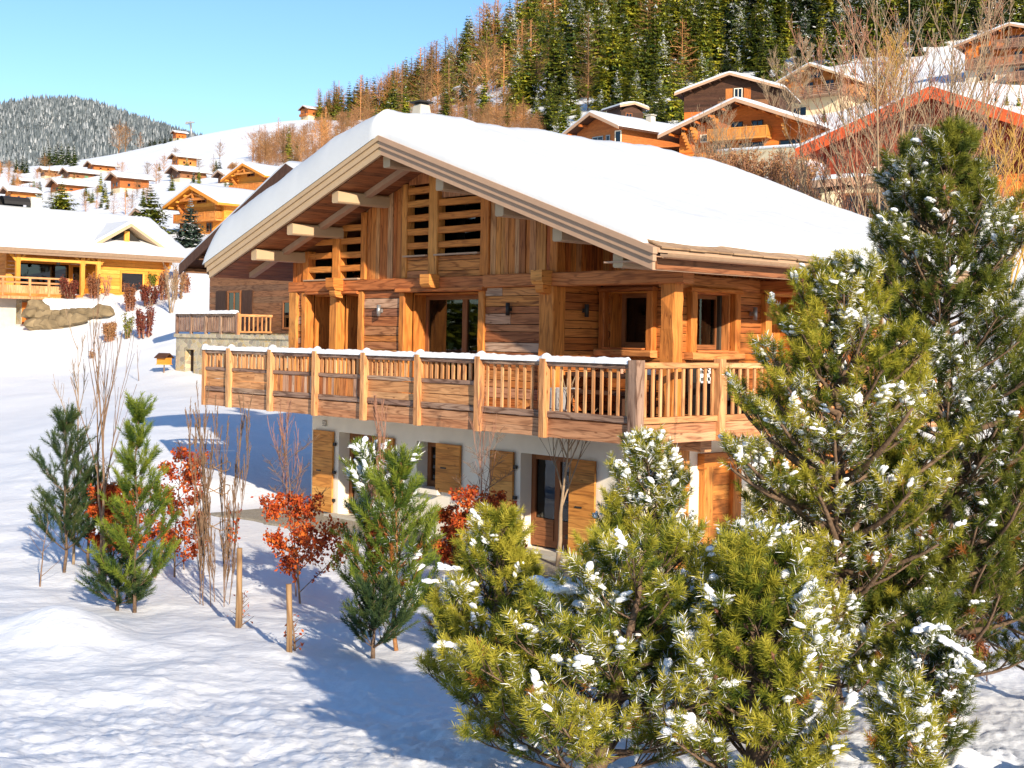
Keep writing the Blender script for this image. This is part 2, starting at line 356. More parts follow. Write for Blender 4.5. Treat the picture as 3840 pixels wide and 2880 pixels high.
M['spruce_blue'] = leaf_mat('spruce_blue', [(0, (.03, .055, .04)), (1, (.13, .17, .11))], .15)
M['larch'] = leaf_mat('bare_larch', [(0, (.22, .09, .035)), (.5, (.4, .2, .08)), (1, (.52, .33, .16))], .2, vary=True)
M['brush'] = leaf_mat('brush', [(0, (.25, .11, .05)), (1, (.45, .24, .1))], .2)
M['frost'] = leaf_mat('frosted_spruce', [(0, (.05, .065, .075)), (.5, (.13, .155, .17)), (1, (.42, .44, .46))], .1)
# ------------------------------------------------------------------ terrain
NEAR = [(1.0, -2.0), (4, -2.35), (7, -2.8), (10, -3.25), (13, -3.6), (17, -3.93), (21, -4.1), (26, -4.2)]
def zpy(px, d, py): return U(px, py, d).z
COLS = [
 (-3500, [(32, -4.1), (60, -3.6), (85, -2)], [(110, 1050), (200, 880), (420, 700), (700, 650), (1400, 660)]),
 (0,    [(32, -4.1), (40, -4.0), (50, -3.8), (60, -3.55), (70, -2.9), (80, -2.0)], [(90, 1245), (98, 1130), (114, 1000), (140, 900), (200, 825), (260, 765), (330, 712), (420, 680), (550, 655), (700, 640), (900, 640), (1400, 660)]),
 (386,  [(32, -3.9), (40, -3.45), (46, -3.2), (56, -3.1), (66, -2.9), (74, -2.4)], [(82, 1310), (90, 1190), (105, 1040), (125, 920), (160, 835), (200, 775), (260, 715), (330, 668), (420, 630), (520, 598), (600, 589), (800, 600), (1400, 640)]),
 (700,  [(32, -4.0), (40, -3.2), (46, -2.8), (56, -2.6), (64, -2.35)], [(72, 1345), (80, 1235), (90, 1110), (105, 1000), (130, 885), (160, 805), (200, 745), (260, 690), (330, 632), (420, 575), (520, 522), (580, 511), (700, 530), (1400, 620)]),
 (1100, [(32, -4.25), (44, -3.6), (56, -2.9), (66, -2.3)], [(78, 1250), (100, 1010), (130, 880), (200, 740), (300, 620), (420, 520), (520, 456), (580, 440), (700, 455), (1400, 560)]),
 (1400, [(36, -4.2), (46, -3)], [(80, 1050), (130, 860), (200, 690), (260, 610), (350, 550), (450, 500), (520, 475), (700, 470), (1400, 520)]),
 (1800, [(36, -4.2), (46, -2.5)], [(80, 980), (120, 790), (180, 640), (260, 510), (340, 410), (430, 335), (520, 290), (650, 275), (1400, 330)]),
 (2400, [(30, -4.2), (40, -2.8), (50, -1.0)], [(80, 900), (120, 700), (150, 600), (200, 480), (250, 350), (310, 220), (380, 100), (470, 0), (600, -80), (1400, -60)]),
 (2900, [(30, -4.1), (36, -2.8), (44, -.8)], [(70, 850), (95, 720), (125, 625), (165, 520), (188, 468), (215, 375), (265, 210), (330, 60), (420, -100), (550, -220), (1400, -250)]),
 (3500, [(25, -4.0), (29, -2.9), (34, -1.3)], [(45, 1180), (60, 1030), (78, 900), (100, 700), (130, 540), (165, 400), (190, 320), (240, 180), (300, 30), (400, -150), (550, -300), (1400, -350)]),
 (7500, [(25, -3.6), (29, -2.5), (34, -.8)], [(45, 1100), (60, 980), (80, 850), (105, 660), (165, 360), (190, 280), (240, 130), (300, -30), (400, -200), (550, -350), (1400, -400)]),
]
NC, NR = 620, 1100
gpx = np.concatenate([np.linspace(-3500, -250, 60), np.linspace(-240, 4080, 500), np.linspace(4100, 7500, 60)])
gld = np.linspace(math.log(1.6), math.log(1350), NR)
gd = np.exp(gld)
prof = []
for px, zs, pys in COLS:
    pts = list(NEAR) + zs + [(d, zpy(px, d, py)) for d, py in pys]
    prof.append(np.interp(gld, [math.log(p[0]) for p in pts], [p[1] for p in pts]))
prof = np.array(prof); cpx = np.array([c[0] for c in COLS])
Z = np.array([np.interp(gpx, cpx, prof[:, k]) for k in range(NR)])       # rows d, cols px
def smooth(A, n, ax):
    k = np.hanning(n + 2)[1:-1]; k /= k.sum()
    P = np.pad(A, [(n // 2, n // 2) if a == ax else (0, 0) for a in (0, 1)], mode='edge')
    return np.apply_along_axis(lambda v: np.convolve(v, k, 'valid'), ax, P)
Z = smooth(smooth(Z, 25, 0), 61, 1)
GX = (gpx[None, :] - CX) / F * gd[:, None]; GY = np.repeat(gd[:, None], len(gpx), 1)
HO = np.array([2.12, 22.6]); EX = np.array([.676, -.737]); EY = np.array([.737, .676])
GPX = np.repeat(gpx[None, :], NR, 0)
hx = (GX - HO[0]) * EX[0] + (GY - HO[1]) * EX[1]; hy = (GX - HO[0]) * EY[0] + (GY - HO[1]) * EY[1]
def box_d(a0, a1, b0, b1): return np.hypot(np.maximum(np.maximum(a0 - hx, hx - a1), 0), np.maximum(np.maximum(b0 - hy, hy - b1), 0))
wgt = np.clip(1 - box_d(-13, 0.5, -.6, 10.5) / 3.0, 0, 1); wgt = wgt * wgt * (3 - 2 * wgt)
Z = Z * (1 - wgt) + (-4.28) * wgt
gw = np.clip((GPX - 120) / 40, 0, 1) * np.clip((455 - GPX) / 40, 0, 1) * np.clip((GY - 87.2) / 1.2, 0, 1) * np.clip((97 - GY) / 3, 0, 1)
Z = Z + gw * np.maximum(np.clip(1.5 + (GY - 87) * .14, 0, 2.35) - Z, 0)
near = np.clip((60 - GY) / 45, 0, 1); calm = 1 - .8 * wgt
Z += calm * near * (fbm(GX * .55, GY * .55, 3, 3) * .30 + fbm(GX * 1.7, GY * 1.7, 9, 3) * .08 + fbm(GX * 6, GY * 6, 15, 2) * .035)
# lumpy, trampled snow close to the camera
fr = np.clip((17 - GY) / 5, 0, 1)
Z += fr * (np.abs(fbm(GX * 2.6, GY * 2.6, 21, 3)) * -.13 + fbm(GX * 7, GY * 7, 31, 3) * .045 + fbm(GX * 19, GY * 19, 37, 2) * .035 + .03)
# ploughed blocks of snow, lower right
rb = np.clip((GX - 2.1) / .8, 0, 1) * np.clip((11.5 - GY) / 1.5, 0, 1)
Z += rb * (np.maximum(fbm(GX * 2.2 + 5, GY * 2.2, 41, 2), 0) * .9 + np.maximum(fbm(GX * 5 + 5, GY * 5, 44, 2), 0) * .25)
Z += .34 * np.exp(-((GPX - 260) / 250) ** 2) * np.exp(-((GY - 17.0) / 1.0) ** 2)
far = np.clip((GY - 40) / 60, 0, 1) * np.clip((600 - GY) / 200, 0, 1)
Z += far * fbm(GX * .06, GY * .06, 51, 4) * 2.0
Z += fbm(GX * .25, GY * .25, 61, 3) * .25 * np.clip((GY - 20) / 20, 0, 1) * calm
def G(x, y):
    px = CX + F * x / y; l = math.log(max(y, 1.7))
    i = min(max((l - gld[0]) / (gld[1] - gld[0]), 0), NR - 1.001); i0 = int(i); fi = i - i0
    j = min(max(np.searchsorted(gpx, px) - 1, 0), len(gpx) - 2); fj = min(max((px - gpx[j]) / (gpx[j + 1] - gpx[j]), 0), 1)
    return float((Z[i0, j] * (1 - fj) + Z[i0, j + 1] * fj) * (1 - fi) + (Z[i0 + 1, j] * (1 - fj) + Z[i0 + 1, j + 1] * fj) * fi)
def at(px, py, d0=5.0):
    """first point of the ground seen at this place of the photograph, beyond depth d0"""
    d = d0
    while d < 1200:
        p = U(px, py, d)
        if p.z <= G(p.x, p.y): return Vector((p.x, p.y, G(p.x, p.y)))
        d *= 1.004
    p = U(px, py, 600); return Vector((p.x, p.y, G(p.x, p.y)))
def on(px, d):
    p = U(px, CY, d); return Vector((p.x, d, G(p.x, d)))
def hgt(p, py): return U(CX + F * p.x / p.y, py, p.y).z - p.z
nr, nc = Z.shape
I = np.arange(nr * nc).reshape(nr, nc)
Q = np.stack([I[:-1, :-1], I[:-1, 1:], I[1:, 1:], I[1:, :-1]], -1).reshape(-1, 4)
gnd = tri_mesh('snowy_ground', np.stack([GX, GY, Z], -1).reshape(-1, 3), Q, M['snow'], smooth=True)
gnd['kind'] = 'structure'
# ------------------------------------------------------------------ main chalet (local X along the gable front, Y into the depth)
HB = -4.3
H = empty('chalet', (HO[0], HO[1], HB), math.atan2(EX[1], EX[0]))
tag(H, 'large timber and white plaster chalet with thick roof snow and long balcony, filling the middle', 'chalet')
UPL = (0, 0, -HB)
def hp(name, mb, mats, parent=None, label=None):
    o = mb.build(name, mats, parent or H, UPL if parent is None else None)
    if label: o['label'] = label
    return o
XA, ZA = -7.3, 4.23
def zt(x): return ZA - .3475 * (XA - x) if x < XA else ZA - .343 * (x - XA)
def zs(x): return zt(x) - .39
def planks_h(mb, x0, x1, y0, y1, z0, z1, ax='x', lo=.13, hi=.23):
    z = z0
    while z < z1 - .01:
        h = min(R.uniform(lo, hi), z1 - z)
        if z1 - z - h < .06: h = z1 - z
        # boards butt at random joints
        a, b = (x0, x1) if ax == 'x' else (y0, y1)
        cuts = [a] + ([a + (b - a) * R.uniform(.3, .7)] if b - a > 1.6 and R.random() < .6 else []) + [b]
        for c0, c1 in zip(cuts[:-1], cuts[1:]):
            e = R.uniform(0, .012)
            if ax == 'x': mb.box(c0, c1 - .006, y0 - e, y1, z + .007, z + h - .007, 'x')
            else: mb.box(x0, x1 + e, c0, c1 - .006, z + .007, z + h - .007, 'y')
        z += h
def planks_v(mb, x0, x1, y0, y1, z0, top, lo=.11, hi=.2):
    x = x0
    while x < x1 - .01:
        wd = min(R.uniform(lo, hi), x1 - x)
        if x1 - x - wd < .05: wd = x1 - x
        e = R.uniform(0, .025); a, b = x + .007, x + wd - .007
        mb.prism([(a, z0), (b, z0), (b, top(b)), (a, top(a))], y0 - e, y1, None, 0, 'z')
        x += wd
# lower storey
b = MB()
for x0, x1, z0, z1 in ((-11.91, -10.78, -4.9, -1.76), (-10.78, -9.36, -2.27, -1.76), (-9.36, -7.82, -4.9, -1.76), (-7.82, -7.05, -4.9, -3.3), (-7.82, -7.05, -2.28, -1.76),
                       (-7.05, -4.45, -4.9, -1.76), (-4.45, -2.98, -2.29, -1.76), (-2.98, -1.68, -4.9, -1.76), (-10.78, -9.36, -4.9, -4.22), (-4.45, -2.98, -4.9, -4.2)):
    b.box(x0, x1, 1.5, 2.0, z0, z1)
b.box(-2.18, -1.68, 2.0, 10.3, -4.9, -1.76); b.box(-11.91, -11.41, 2.0, 10.3, -4.9, -1.76); b.box(-11.41, -2.18, 9.8, 10.3, -4.9, -1.76)
hp('lower_wall', b, M['plaster'])
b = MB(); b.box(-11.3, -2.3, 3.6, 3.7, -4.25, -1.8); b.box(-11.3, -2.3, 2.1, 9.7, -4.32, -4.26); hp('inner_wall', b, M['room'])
b = MB(); b.box(-10.9, -9.2, 1.18, 1.5, -4.5, -4.2); hp('door_step', b, M['concrete']); b = MB(); b.box(-4.6, -2.8, 1.1, 1.5, -4.5, -4.17); hp('door_step', b, M['concrete'])
# upper floor and walls
b = MB()
x = -12.94
while x < -1.7:
    b.box(x, min(x + .2, -1.68) - .004, 1.52, 10.3, -1.755, -1.46, 'y'); x += .2
hp('floor', b, M['w_beam'])
b = MB()
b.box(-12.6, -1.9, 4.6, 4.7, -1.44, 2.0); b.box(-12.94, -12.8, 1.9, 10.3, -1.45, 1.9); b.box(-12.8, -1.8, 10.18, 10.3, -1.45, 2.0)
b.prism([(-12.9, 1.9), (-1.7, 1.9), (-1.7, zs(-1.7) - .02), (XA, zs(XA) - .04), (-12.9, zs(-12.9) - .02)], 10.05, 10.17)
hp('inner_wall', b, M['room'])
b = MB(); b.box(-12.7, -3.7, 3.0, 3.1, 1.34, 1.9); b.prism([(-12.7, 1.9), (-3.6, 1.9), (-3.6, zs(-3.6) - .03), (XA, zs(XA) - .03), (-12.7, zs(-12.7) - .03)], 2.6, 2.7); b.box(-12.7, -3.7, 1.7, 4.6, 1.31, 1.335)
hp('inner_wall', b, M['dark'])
for x0, x1 in ((-12.62, -12.42), (-9.88, -8.51), (-5.62, -3.92)):
    b = MB(); planks_h(b, x0, x1, 1.52, 1.66, -1.42, 1.06); hp('plank_wall', b, M['w_front'])
b = MB(); planks_h(b, -3.68, -3.54, 1.78, 2.8, -1.42, 1.32, 'y'); hp('plank_wall', b, M['w_orange'])
b = MB(); planks_h(b, -3.5, -1.68, 2.82, 2.94, -1.42, -.3); planks_h(b, -3.5, -3.3, 2.82, 2.94, -.3, 1.06); planks_h(b, -2.2, -1.68, 2.82, 2.94, -.3, 1.06); planks_h(b, -3.5, -1.68, 2.82, 2.94, 1.06, 1.32)
hp('plank_wall', b, M['w_orange'])
b = MB()
for y0, y1, z0, z1 in ((2.94, 3.45, -1.42, 1.06), (3.45, 4.7, -1.42, -.22), (4.7, 5.75, -1.42, 1.06), (7.05, 10.3, -1.42, 1.06)):
    planks_h(b, -1.84, -1.7, y0, y1, z0, z1, 'y')
hp('plank_wall', b, M['w_orange'])
# gable boards, with openings for the louvres
b = MB()
OP = [(-12.45, -11.2, 1.37, 2.42, 0), (-10.9, -10.05, 1.37, 2.66, 0), (-8.33, -7.56, 1.8, 3.56, 0), (-7.24, -5.83, 1.8, 3.06, 0)]
for x0, x1 in ((-12.94, -12.45), (-10.05, -8.5), (-5.55, -3.52)):
    b = MB(); planks_v(b, x0, x1, 1.56, 1.68, 1.32, lambda q: zs(q) - .01); hp('gable_cladding', b, M['w_gable'])
b.v or None
b = MB(); planks_v(b, -3.68, -1.68, 2.84, 2.94, 1.32, lambda q: zs(q) - .01)
planks_v_y = [b.box(-3.66, -3.54, 1.78 + .15 * k, 1.78 + .15 * k + .144, 1.32, zs(-3.6) - .02, 'z') for k in range(7)]
y = 2.96
while y < 10.2:
    b.box(-1.82, -1.72, y + .004, y + .17, 1.32, 1.98, 'z'); y += .18
hp('gable_cladding', b, M['w_gable'], label='brown board cladding set back in shade under the roof')
b = MB(); planks_h(b, -8.33, -7.56, 1.55, 1.66, 1.32, 1.78); planks_h(b, -7.24, -5.83, 1.55, 1.66, 1.32, 1.78)
hp('gable_cladding', b, M['w_front'])
b = MB(); b.prism([(-8.33, 3.4), (-7.56, 3.4), (-7.56, zs(-7.56)), (-8.33, zs(-8.33))], 1.55, 1.66); hp('gable_cladding', b, M['w_front'])
b = MB(); b.prism([(-7.24, 3.06), (-5.83, 3.06), (-5.83, zs(-5.83)), (-7.24, zs(-7.24))], 1.62, 1.7); hp('gable_cladding', b, M['w_front'])
# louvred openings: each one a part, its slats within it
def louvre(x0, x1, zc, hgt_, top=None):
    b = MB()
    for z in zc: b.beam((x0, 1.6, z), (x1, 1.6, z + R.uniform(-.01, .01)), .13, hgt_, ch=.012, seg=5, jit=.004)
    o = hp('louvre', b, M['w_honey'])
    g = MB(); z0 = min(zc) - .3; z1 = max(zc) + .2
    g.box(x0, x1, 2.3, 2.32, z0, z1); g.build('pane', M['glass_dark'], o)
louvre(-12.22, -11.2, (2.27, 1.94, 1.61), .145); louvre(-10.9, -10.05, (2.56, 2.25, 1.93, 1.61), .145)
louvre(-8.33, -7.56, (3.26, 2.97, 2.65, 2.35, 2.04), .145); louvre(-7.24, -5.83, (2.95, 2.65, 2.35, 2.03), .145)
for q in ((-12.3, -11.2, 1.42, 1.7, 1.33, 1.365), (-10.9, -10.05, 1.42, 1.7, 1.33, 1.365), (-8.36, -7.54, 1.42, 1.54, 1.785, 1.82), (-7.26, -5.81, 1.42, 1.54, 1.785, 1.82)):
    b = MB(); b.box(*q); hp('sill', b, M['taupe'])
# posts
def post(x0, x1, y0, y1, z0, z1, mat='w_honey', jit=.008):
    b = MB(); b.beam(((x0 + x1) / 2, (y0 + y1) / 2, z0), ((x0 + x1) / 2, (y0 + y1) / 2, z1), y1 - y0, x1 - x0, up=(1, 0, 0), ch=.018, seg=9, jit=jit)
    return hp('post', b, M[mat])
post(-12.94, -12.62, 1.44, 1.8, -1.44, 1.06)
for x0, x1 in ((-12.42, -12.23), (-11.22, -10.92), (-10.07, -9.88), (-8.51, -8.32), (-5.81, -5.62)): post(x0, x1, 1.46, 1.72, -1.44, 1.05)
post(-3.92, -3.52, 1.42, 1.78, -1.44, 1.06)
post(-.8, -.47, 1.5, 1.76, -1.4, 1.06, jit=.016)
post(-.55, -.22, 5.6, 5.9, -1.4, 1.06)
for x0, x1, z0 in ((-11.2, -10.9, 1.33), (-10.05, -9.86, 1.33), (-8.5, -8.33, 1.33), (-7.56, -7.24, 1.33), (-5.83, -5.55, 1.33), (-3.72, -3.5, 1.33), (-12.45, -12.22, 1.33)):
    post(x0, x1, 1.5, 1.74, z0, zs((x0 + x1) / 2) - .03)
b = MB(); b.box(-2.75, -2.57, 2.78, 2.84, 1.32, zs(-2.6) - .02, 'z'); hp('post', b, M['w_front'])
post(-1.42, -1.07, 2.4, 2.75, -4.9, -2.04)
# beams
def beam(p0, p1, w_, h_, mat='w_beam', jit=.006, name='beam'):
    b = MB(); L_ = (Vector(p1) - Vector(p0)).length; b.beam(p0, p1, w_, h_, ch=.02, seg=max(2, int(L_ / .35)), jit=jit); return hp(name, b, M[mat])
beam((-12.96, 1.58, 1.19), (-5.62, 1.58, 1.19), .3, .255); beam((-5.62, 1.57, 1.195), (-.2, 1.57, 1.195), .3, .27)
beam((-12.2, 1.5, 1.03), (-10.05, 1.5, 1.03), .2, .07); beam((-8.55, 1.47, 1.04), (-5.58, 1.47, 1.04), .2, .085)
beam((-1.76, 2.7, 1.19), (-1.76, 10.3, 1.19), .26, .26); beam((-1.7, 5.72, 1.18), (.0, 5.72, 1.18), .28, .26); beam((-1.7, 9.6, 1.18), (.0, 9.6, 1.18), .28, .26)
beam((-2.1, 2.57, -1.9), (-.55, 2.57, -1.9), .32, .27, 'w_fascia')
for xc in (-10.78, -7.22, -3.72):
    b = MB(); b.prism([(1.15, 1.16), (1.2, 1.09), (1.44, 1.07), (1.44, 1.37), (1.15, 1.37)], xc - .16, xc + .16, None, 0, 'x', 'x')
    if xc != -7.22: b.prism([(1.22, .99), (1.26, .93), (1.45, .9), (1.45, 1.065), (1.22, 1.085)], xc - .1, xc + .12, None, 0, 'x', 'x')
    hp('corbel', b, M['w_honey'])
# windows of the upper floor
def window(x0, x1, z0, z1, y, bars=(), mat='w_frame', fw=.07, axis='x', glass='glass'):
    """frame with bars at given positions; axis 'x' faces -Y, axis 'y' faces +X (y is then the x of the plane)"""
    b = MB()
    def bx(a0, a1, c0, c1, off, dep):
        if axis == 'x': b.box(a0, a1, y - off, y - off + dep, c0, c1, 'z' if c1 - c0 > a1 - a0 else 'x')
        else: b.box(y + off - dep, y + off, a0, a1, c0, c1, 'z' if c1 - c0 > a1 - a0 else 'y')
    bx(x0, x0 + fw, z0, z1, .05, .1); bx(x1 - fw, x1, z0, z1, .05, .1); bx(x0 + fw, x1 - fw, z1 - fw, z1, .05, .1); bx(x0 + fw, x1 - fw, z0, z0 + fw * 1.2, .05, .1)
    for c, wd in bars: bx(c - wd / 2, c + wd / 2, z0 + fw * 1.2, z1 - fw, .045, .09)
    o = hp('window', b, M[mat])
    g = MB()
    if axis == 'x': g.box(x0 + fw, x1 - fw, y - .012, y + .008, z0 + fw * 1.2, z1 - fw)
    else: g.box(y - .008, y + .012, x0 + fw, x1 - fw, z0 + fw * 1.2, z1 - fw)
    g.build('pane', M[glass], o); return o
def reveal(x0, x1, z0, z1, y0, y1, mat='w_honey', sill=True):
    b = MB(); b.box(x0, x0 + .04, y0, y1, z0, z1, 'z'); b.box(x1 - .04, x1, y0, y1, z0, z1, 'z'); b.box(x0 + .04, x1 - .04, y0, y1, z1 - .04, z1, 'x')
    if sill: b.box(x0 + .04, x1 - .04, y0, y1, z0, z0 + .05, 'x')
    hp('reveal', b, M[mat])
for x0, x1 in ((-12.23, -11.22), (-10.92, -10.07)):
    reveal(x0, x1, -1.4, 1.0, 1.73, 2.2); window(x0 + .04, x1 - .04, -1.38, .98, 2.24, (((x0 + x1) / 2, .1),), fw=.09)
reveal(-8.32, -5.81, -1.4, .99, 1.73, 2.06)
wo3 = window(-8.27, -5.85, -1.38, .95, 2.1, ((-6.92, .16), (-6.12, .16)), fw=.1)
b = MB()
for k in range(24):   # curtain folds
    xx = -8.1 + .032 * k; b.poly([(xx, 2.3 + .03 * (k % 2), -1.35), (xx + .032, 2.3 + .03 * ((k + 1) % 2), -1.35), (xx + .032, 2.3 + .03 * ((k + 1) % 2), .9), (xx, 2.3 + .03 * (k % 2), .9)])
b.build('curtain', M['curtain'], wo3)
reveal(-3.33, -2.2, -.2, 1.0, 2.86, 3.18); w4 = window(-3.29, -2.24, -.14, .98, 3.22, (), fw=.1)
b = MB(); b.box(-3.02, -2.75, 3.6, 3.7, -.05, .16); b.box(-3.0, -2.62, 4.0, 4.02, .3, .55); b.build('curtain', M['curtain'], w4)
b = MB(); b.beam((-3.41, 2.76, -.26), (-3.41, 2.76, .99), .16, .16, up=(1, 0, 0), seg=5, jit=.006); b.beam((-2.12, 2.76, -.26), (-2.12, 2.76, .99), .16, .17, up=(1, 0, 0), seg=5, jit=.006)
b.beam((-3.52, 2.75, 1.035), (-2.02, 2.75, 1.035), .18, .09, seg=4, jit=.005); hp('window_trim', b, M['w_orange'])
b = MB(); b.beam((-3.53, 2.72, -.24), (-2.0, 2.72, -.24), .24, .14, seg=4, jit=.006); b.box(-3.3, -2.22, 2.6, 2.86, -.16, -.13); hp('sill', b, M['w_beam'])
# side window and door
b = MB(); b.box(-2.0, -1.72, 3.45, 3.49, -.2, 1.0, 'z'); b.box(-2.0, -1.72, 4.66, 4.7, -.2, 1.0, 'z'); b.box(-2.0, -1.72, 3.49, 4.66, .96, 1.0, 'y'); b.box(-2.0, -1.72, 3.49, 4.66, -.2, -.15, 'y'); hp('reveal', b, M['w_beam'])
window(3.5, 4.65, -.14, .96, -2.03, (), fw=.08, axis='y')
b = MB(); b.beam((-1.64, 3.4, -.24), (-1.64, 3.4, 1.0), .17, .18, up=(0, 1, 0), seg=5, jit=.006); b.beam((-1.64, 4.78, -.24), (-1.64, 4.78, 1.0), .17, .16, up=(0, 1, 0), seg=5, jit=.006); b.beam((-1.63, 3.28, 1.04), (-1.63, 4.9, 1.04), .18, .09, seg=4, jit=.005); hp('window_trim', b, M['w_honey'])
b = MB(); b.beam((-1.6, 3.26, -.27), (-1.6, 4.9, -.27), .26, .14, seg=4, jit=.006); b.box(-1.72, -1.5, 3.45, 4.72, -.195, -.16); hp('sill', b, M['w_beam'])
b = MB()
for k in range(9): b.box(-2.22, -2.14, 5.9 + .13 * k, 5.9 + .13 * k + .126, -1.4, 1.0, 'z')
do = hp('door', b, M['w_honey'], label='board door of the upper floor on the right side wall')
b = MB(); b.tube([(-2.12, 6.05, -.4), (-2.05, 6.05, -.4), (-2.05, 6.05, -.25)], .015); b.build('handle', M['iron'], do)
b = MB(); b.box(-2.14, -1.7, 5.76, 5.86, -1.4, 1.0, 'z'); b.box(-2.14, -1.7, 7.0, 7.06, -1.4, 1.0, 'z'); b.box(-2.14, -1.7, 5.86, 7.0, 1.0, 1.06, 'y'); b.beam((-1.64, 5.8, -1.4), (-1.64, 5.8, 1.02), .18, .2, up=(0, 1, 0), seg=6, jit=.006); b.beam((-1.64, 7.1, -1.4), (-1.64, 7.1, 1.02), .18, .18, up=(0, 1, 0), seg=6, jit=.006)
hp('door_frame', b, M['w_honey'])
# iron bracket and chain beside the door
b = MB(); b.box(-1.7, -1.62, 5.6, 5.95, -.2, -.16); b.tube([(-1.62, 5.62, -.18), (-1.6, 5.62, -.55)], .02); b.tube([(-1.66, 5.95, -.18), (-1.3, 5.95, -.2)], .018); hp('iron_bracket', b, M['iron'])
# wall lamps
for (x, y, z, ax, mt) in ((-9.2, 1.42, .6, 'y', 'grey_metal'), (-4.83, 1.42, .61, 'y', 'iron'), (-3.44, 2.3, .6, 'x', 'iron'), (-1.56, 5.32, .61, 'x', 'grey_metal')):
    b = MB(); b.tube([(x, y, z - .13), (x, y, z + .13)], .045, 12)
    if ax == 'y': b.box(x - .03, x + .03, y + .04, y + .12, z - .04, z + .04)
    else: b.box(x - .12, x - .04, y - .03, y + .03, z - .04, z + .04)
    hp('wall_lamp', b, M[mt])
# house number plaque reading 45
b = MB(); b.box(-11.44, -11.27, 1.475, 1.5, -2.17, -2.03); b.box(-11.435, -11.275, 1.47, 1.475, -2.165, -2.035, mat=1); b.box(-11.42, -11.29, 1.466, 1.47, -2.15, -2.05)
for seg in ([(-11.40, -2.07), (-11.41, -2.115), (-11.355, -2.115)], [(-11.37, -2.07), (-11.37, -2.14)], [(-11.30, -2.07), (-11.335, -2.07), (-11.335, -2.1), (-11.305, -2.1), (-11.305, -2.14), (-11.34, -2.14)]):
    b.tube([(q[0], 1.464, q[1]) for q in seg], .0045, 4, mat=1)
hp('house_number', b, [M['plaster'], M['iron']])
# shutters, lower windows and doors
def shutter(x0, x1, z0, z1, y=1.42, hinge=1):
    b = MB(); z = z0
    while z < z1 - .02:
        h = min(R.uniform(.16, .27), z1 - z)
        if z1 - z - h < .08: h = z1 - z
        b.box(x0, x1, y - R.uniform(0, .004), y + .045, z + .002, z + h - .002, 'x'); z += h
    for zz in (z0 + .12, (z0 + z1) / 2, z1 - .12): b.box(x0 + .04, x1 - .04, y + .045, y + .075, zz - .05, zz + .05, 'x')
    o = hp('shutter', b, M['w_shutter'])
    k = MB(); zc = (z0 + z1) / 2
    k.box(x0 + .18, x0 + .36, y - .018, y - .005, zc - .015, zc + .015); k.build('latch', M['iron'], o)
    for zz in (z0 + .3, z0 + (z1 - z0) * .5, z1 - .3):
        xe = x1 if hinge > 0 else x0
        k = MB(); k.box(*((xe - .01, xe + .09) if hinge > 0 else (xe - .09, xe + .01)), y + .01, y + .05, zz - .035, zz + .035); k.build('hinge', M['iron'], o)
shutter(-11.75, -10.93, -4.2, -2.27); shutter(-9.36, -8.58, -4.02, -2.27, hinge=-1); shutter(-7.06, -6.26, -3.31, -2.27, hinge=-1); shutter(-5.3, -4.6, -4.12, -2.29); shutter(-2.98, -2.3, -4.12, -2.29, hinge=-1)
window(-10.78, -9.36, -4.2, -2.28, 1.86, ((-10.02, .12),), fw=.12); window(-7.82, -7.05, -3.3, -2.29, 1.86, (), fw=.12)
d3 = window(-4.45, -2.98, -4.16, -2.3, 1.86, ((-3.7, .14),), fw=.12)
b = MB()
for x0, x1 in ((-4.32, -3.78), (-3.62, -3.1)):
    for k in range(5): b.box(x0, x1, 1.8, 1.83, -4.02 + .085 * k, -4.02 + .085 * k + .08, 'x')
b.build('door_panel', M['w_frame'], d3)
b = MB()
for k in range(26):
    xx = -4.28 + .02 * k; b.poly([(xx, 2.0 + .02 * (k % 2), -4.1), (xx + .02, 2.0 + .02 * ((k + 1) % 2), -4.1), (xx + .02, 2.0 + .02 * ((k + 1) % 2), -2.35), (xx, 2.0 + .02 * (k % 2), -2.35)])
b.build('curtain', M['curtain'], d3)
b = MB(); b.box(-7.98, -6.95, 1.38, 1.5, -3.39, -3.28); b.box(-7.82, -7.05, 1.5, 1.78, -3.3, -3.285); hp('sill', b, M['plaster'], label='white plaster sill under the small lower window')
# lower side door with carved lintel
b = MB(); z = -4.25
while z < -2.45:
    h = R.uniform(.2, .32); b.box(-1.67, -1.63, 4.0, 4.66, z + .003, min(z + h, -2.4) - .003, 'y'); z += h
sd = hp('door', b, M['w_door'], label='orange plank door of the lower floor with carved frame')
b = MB(); b.beam((-1.6, 3.88, -4.3), (-1.6, 3.88, -2.45), .2, .26, up=(0, 1, 0), seg=6, jit=.006); b.beam((-1.6, 4.78, -4.3), (-1.6, 4.78, -2.45), .2, .26, up=(0, 1, 0), seg=6, jit=.006)
pts = [(3.7, -2.2), (3.7, -2.5), (4.0, -2.48)] + [(4.0 + .66 * t, -2.5 + .12 * math.sin(math.pi * t)) for t in (.1, .25, .5, .75, .9)] + [(4.66, -2.48), (4.94, -2.5), (4.94, -2.2)]
b.prism(pts[::-1], -1.68, -1.5, None, 0, 'x', 'x'); b.build('door_frame', M['w_door'], sd)
b = MB(); b.box(-1.68, -1.62, 6.15, 7.0, -2.9, -2.28, 'y'); hp('shutter', b, M['w_shutter']); b = MB(); b.box(-1.68, -1.55, 5.95, 7.1, -2.98, -2.9); hp('sill', b, M['plaster'])
b = MB(); b.box(-1.68, -1.6, 8.0, 9.2, -4.3, -2.2, 'z'); hp('door', b, M['w_door'], label='brown garage door at the back of the right side')
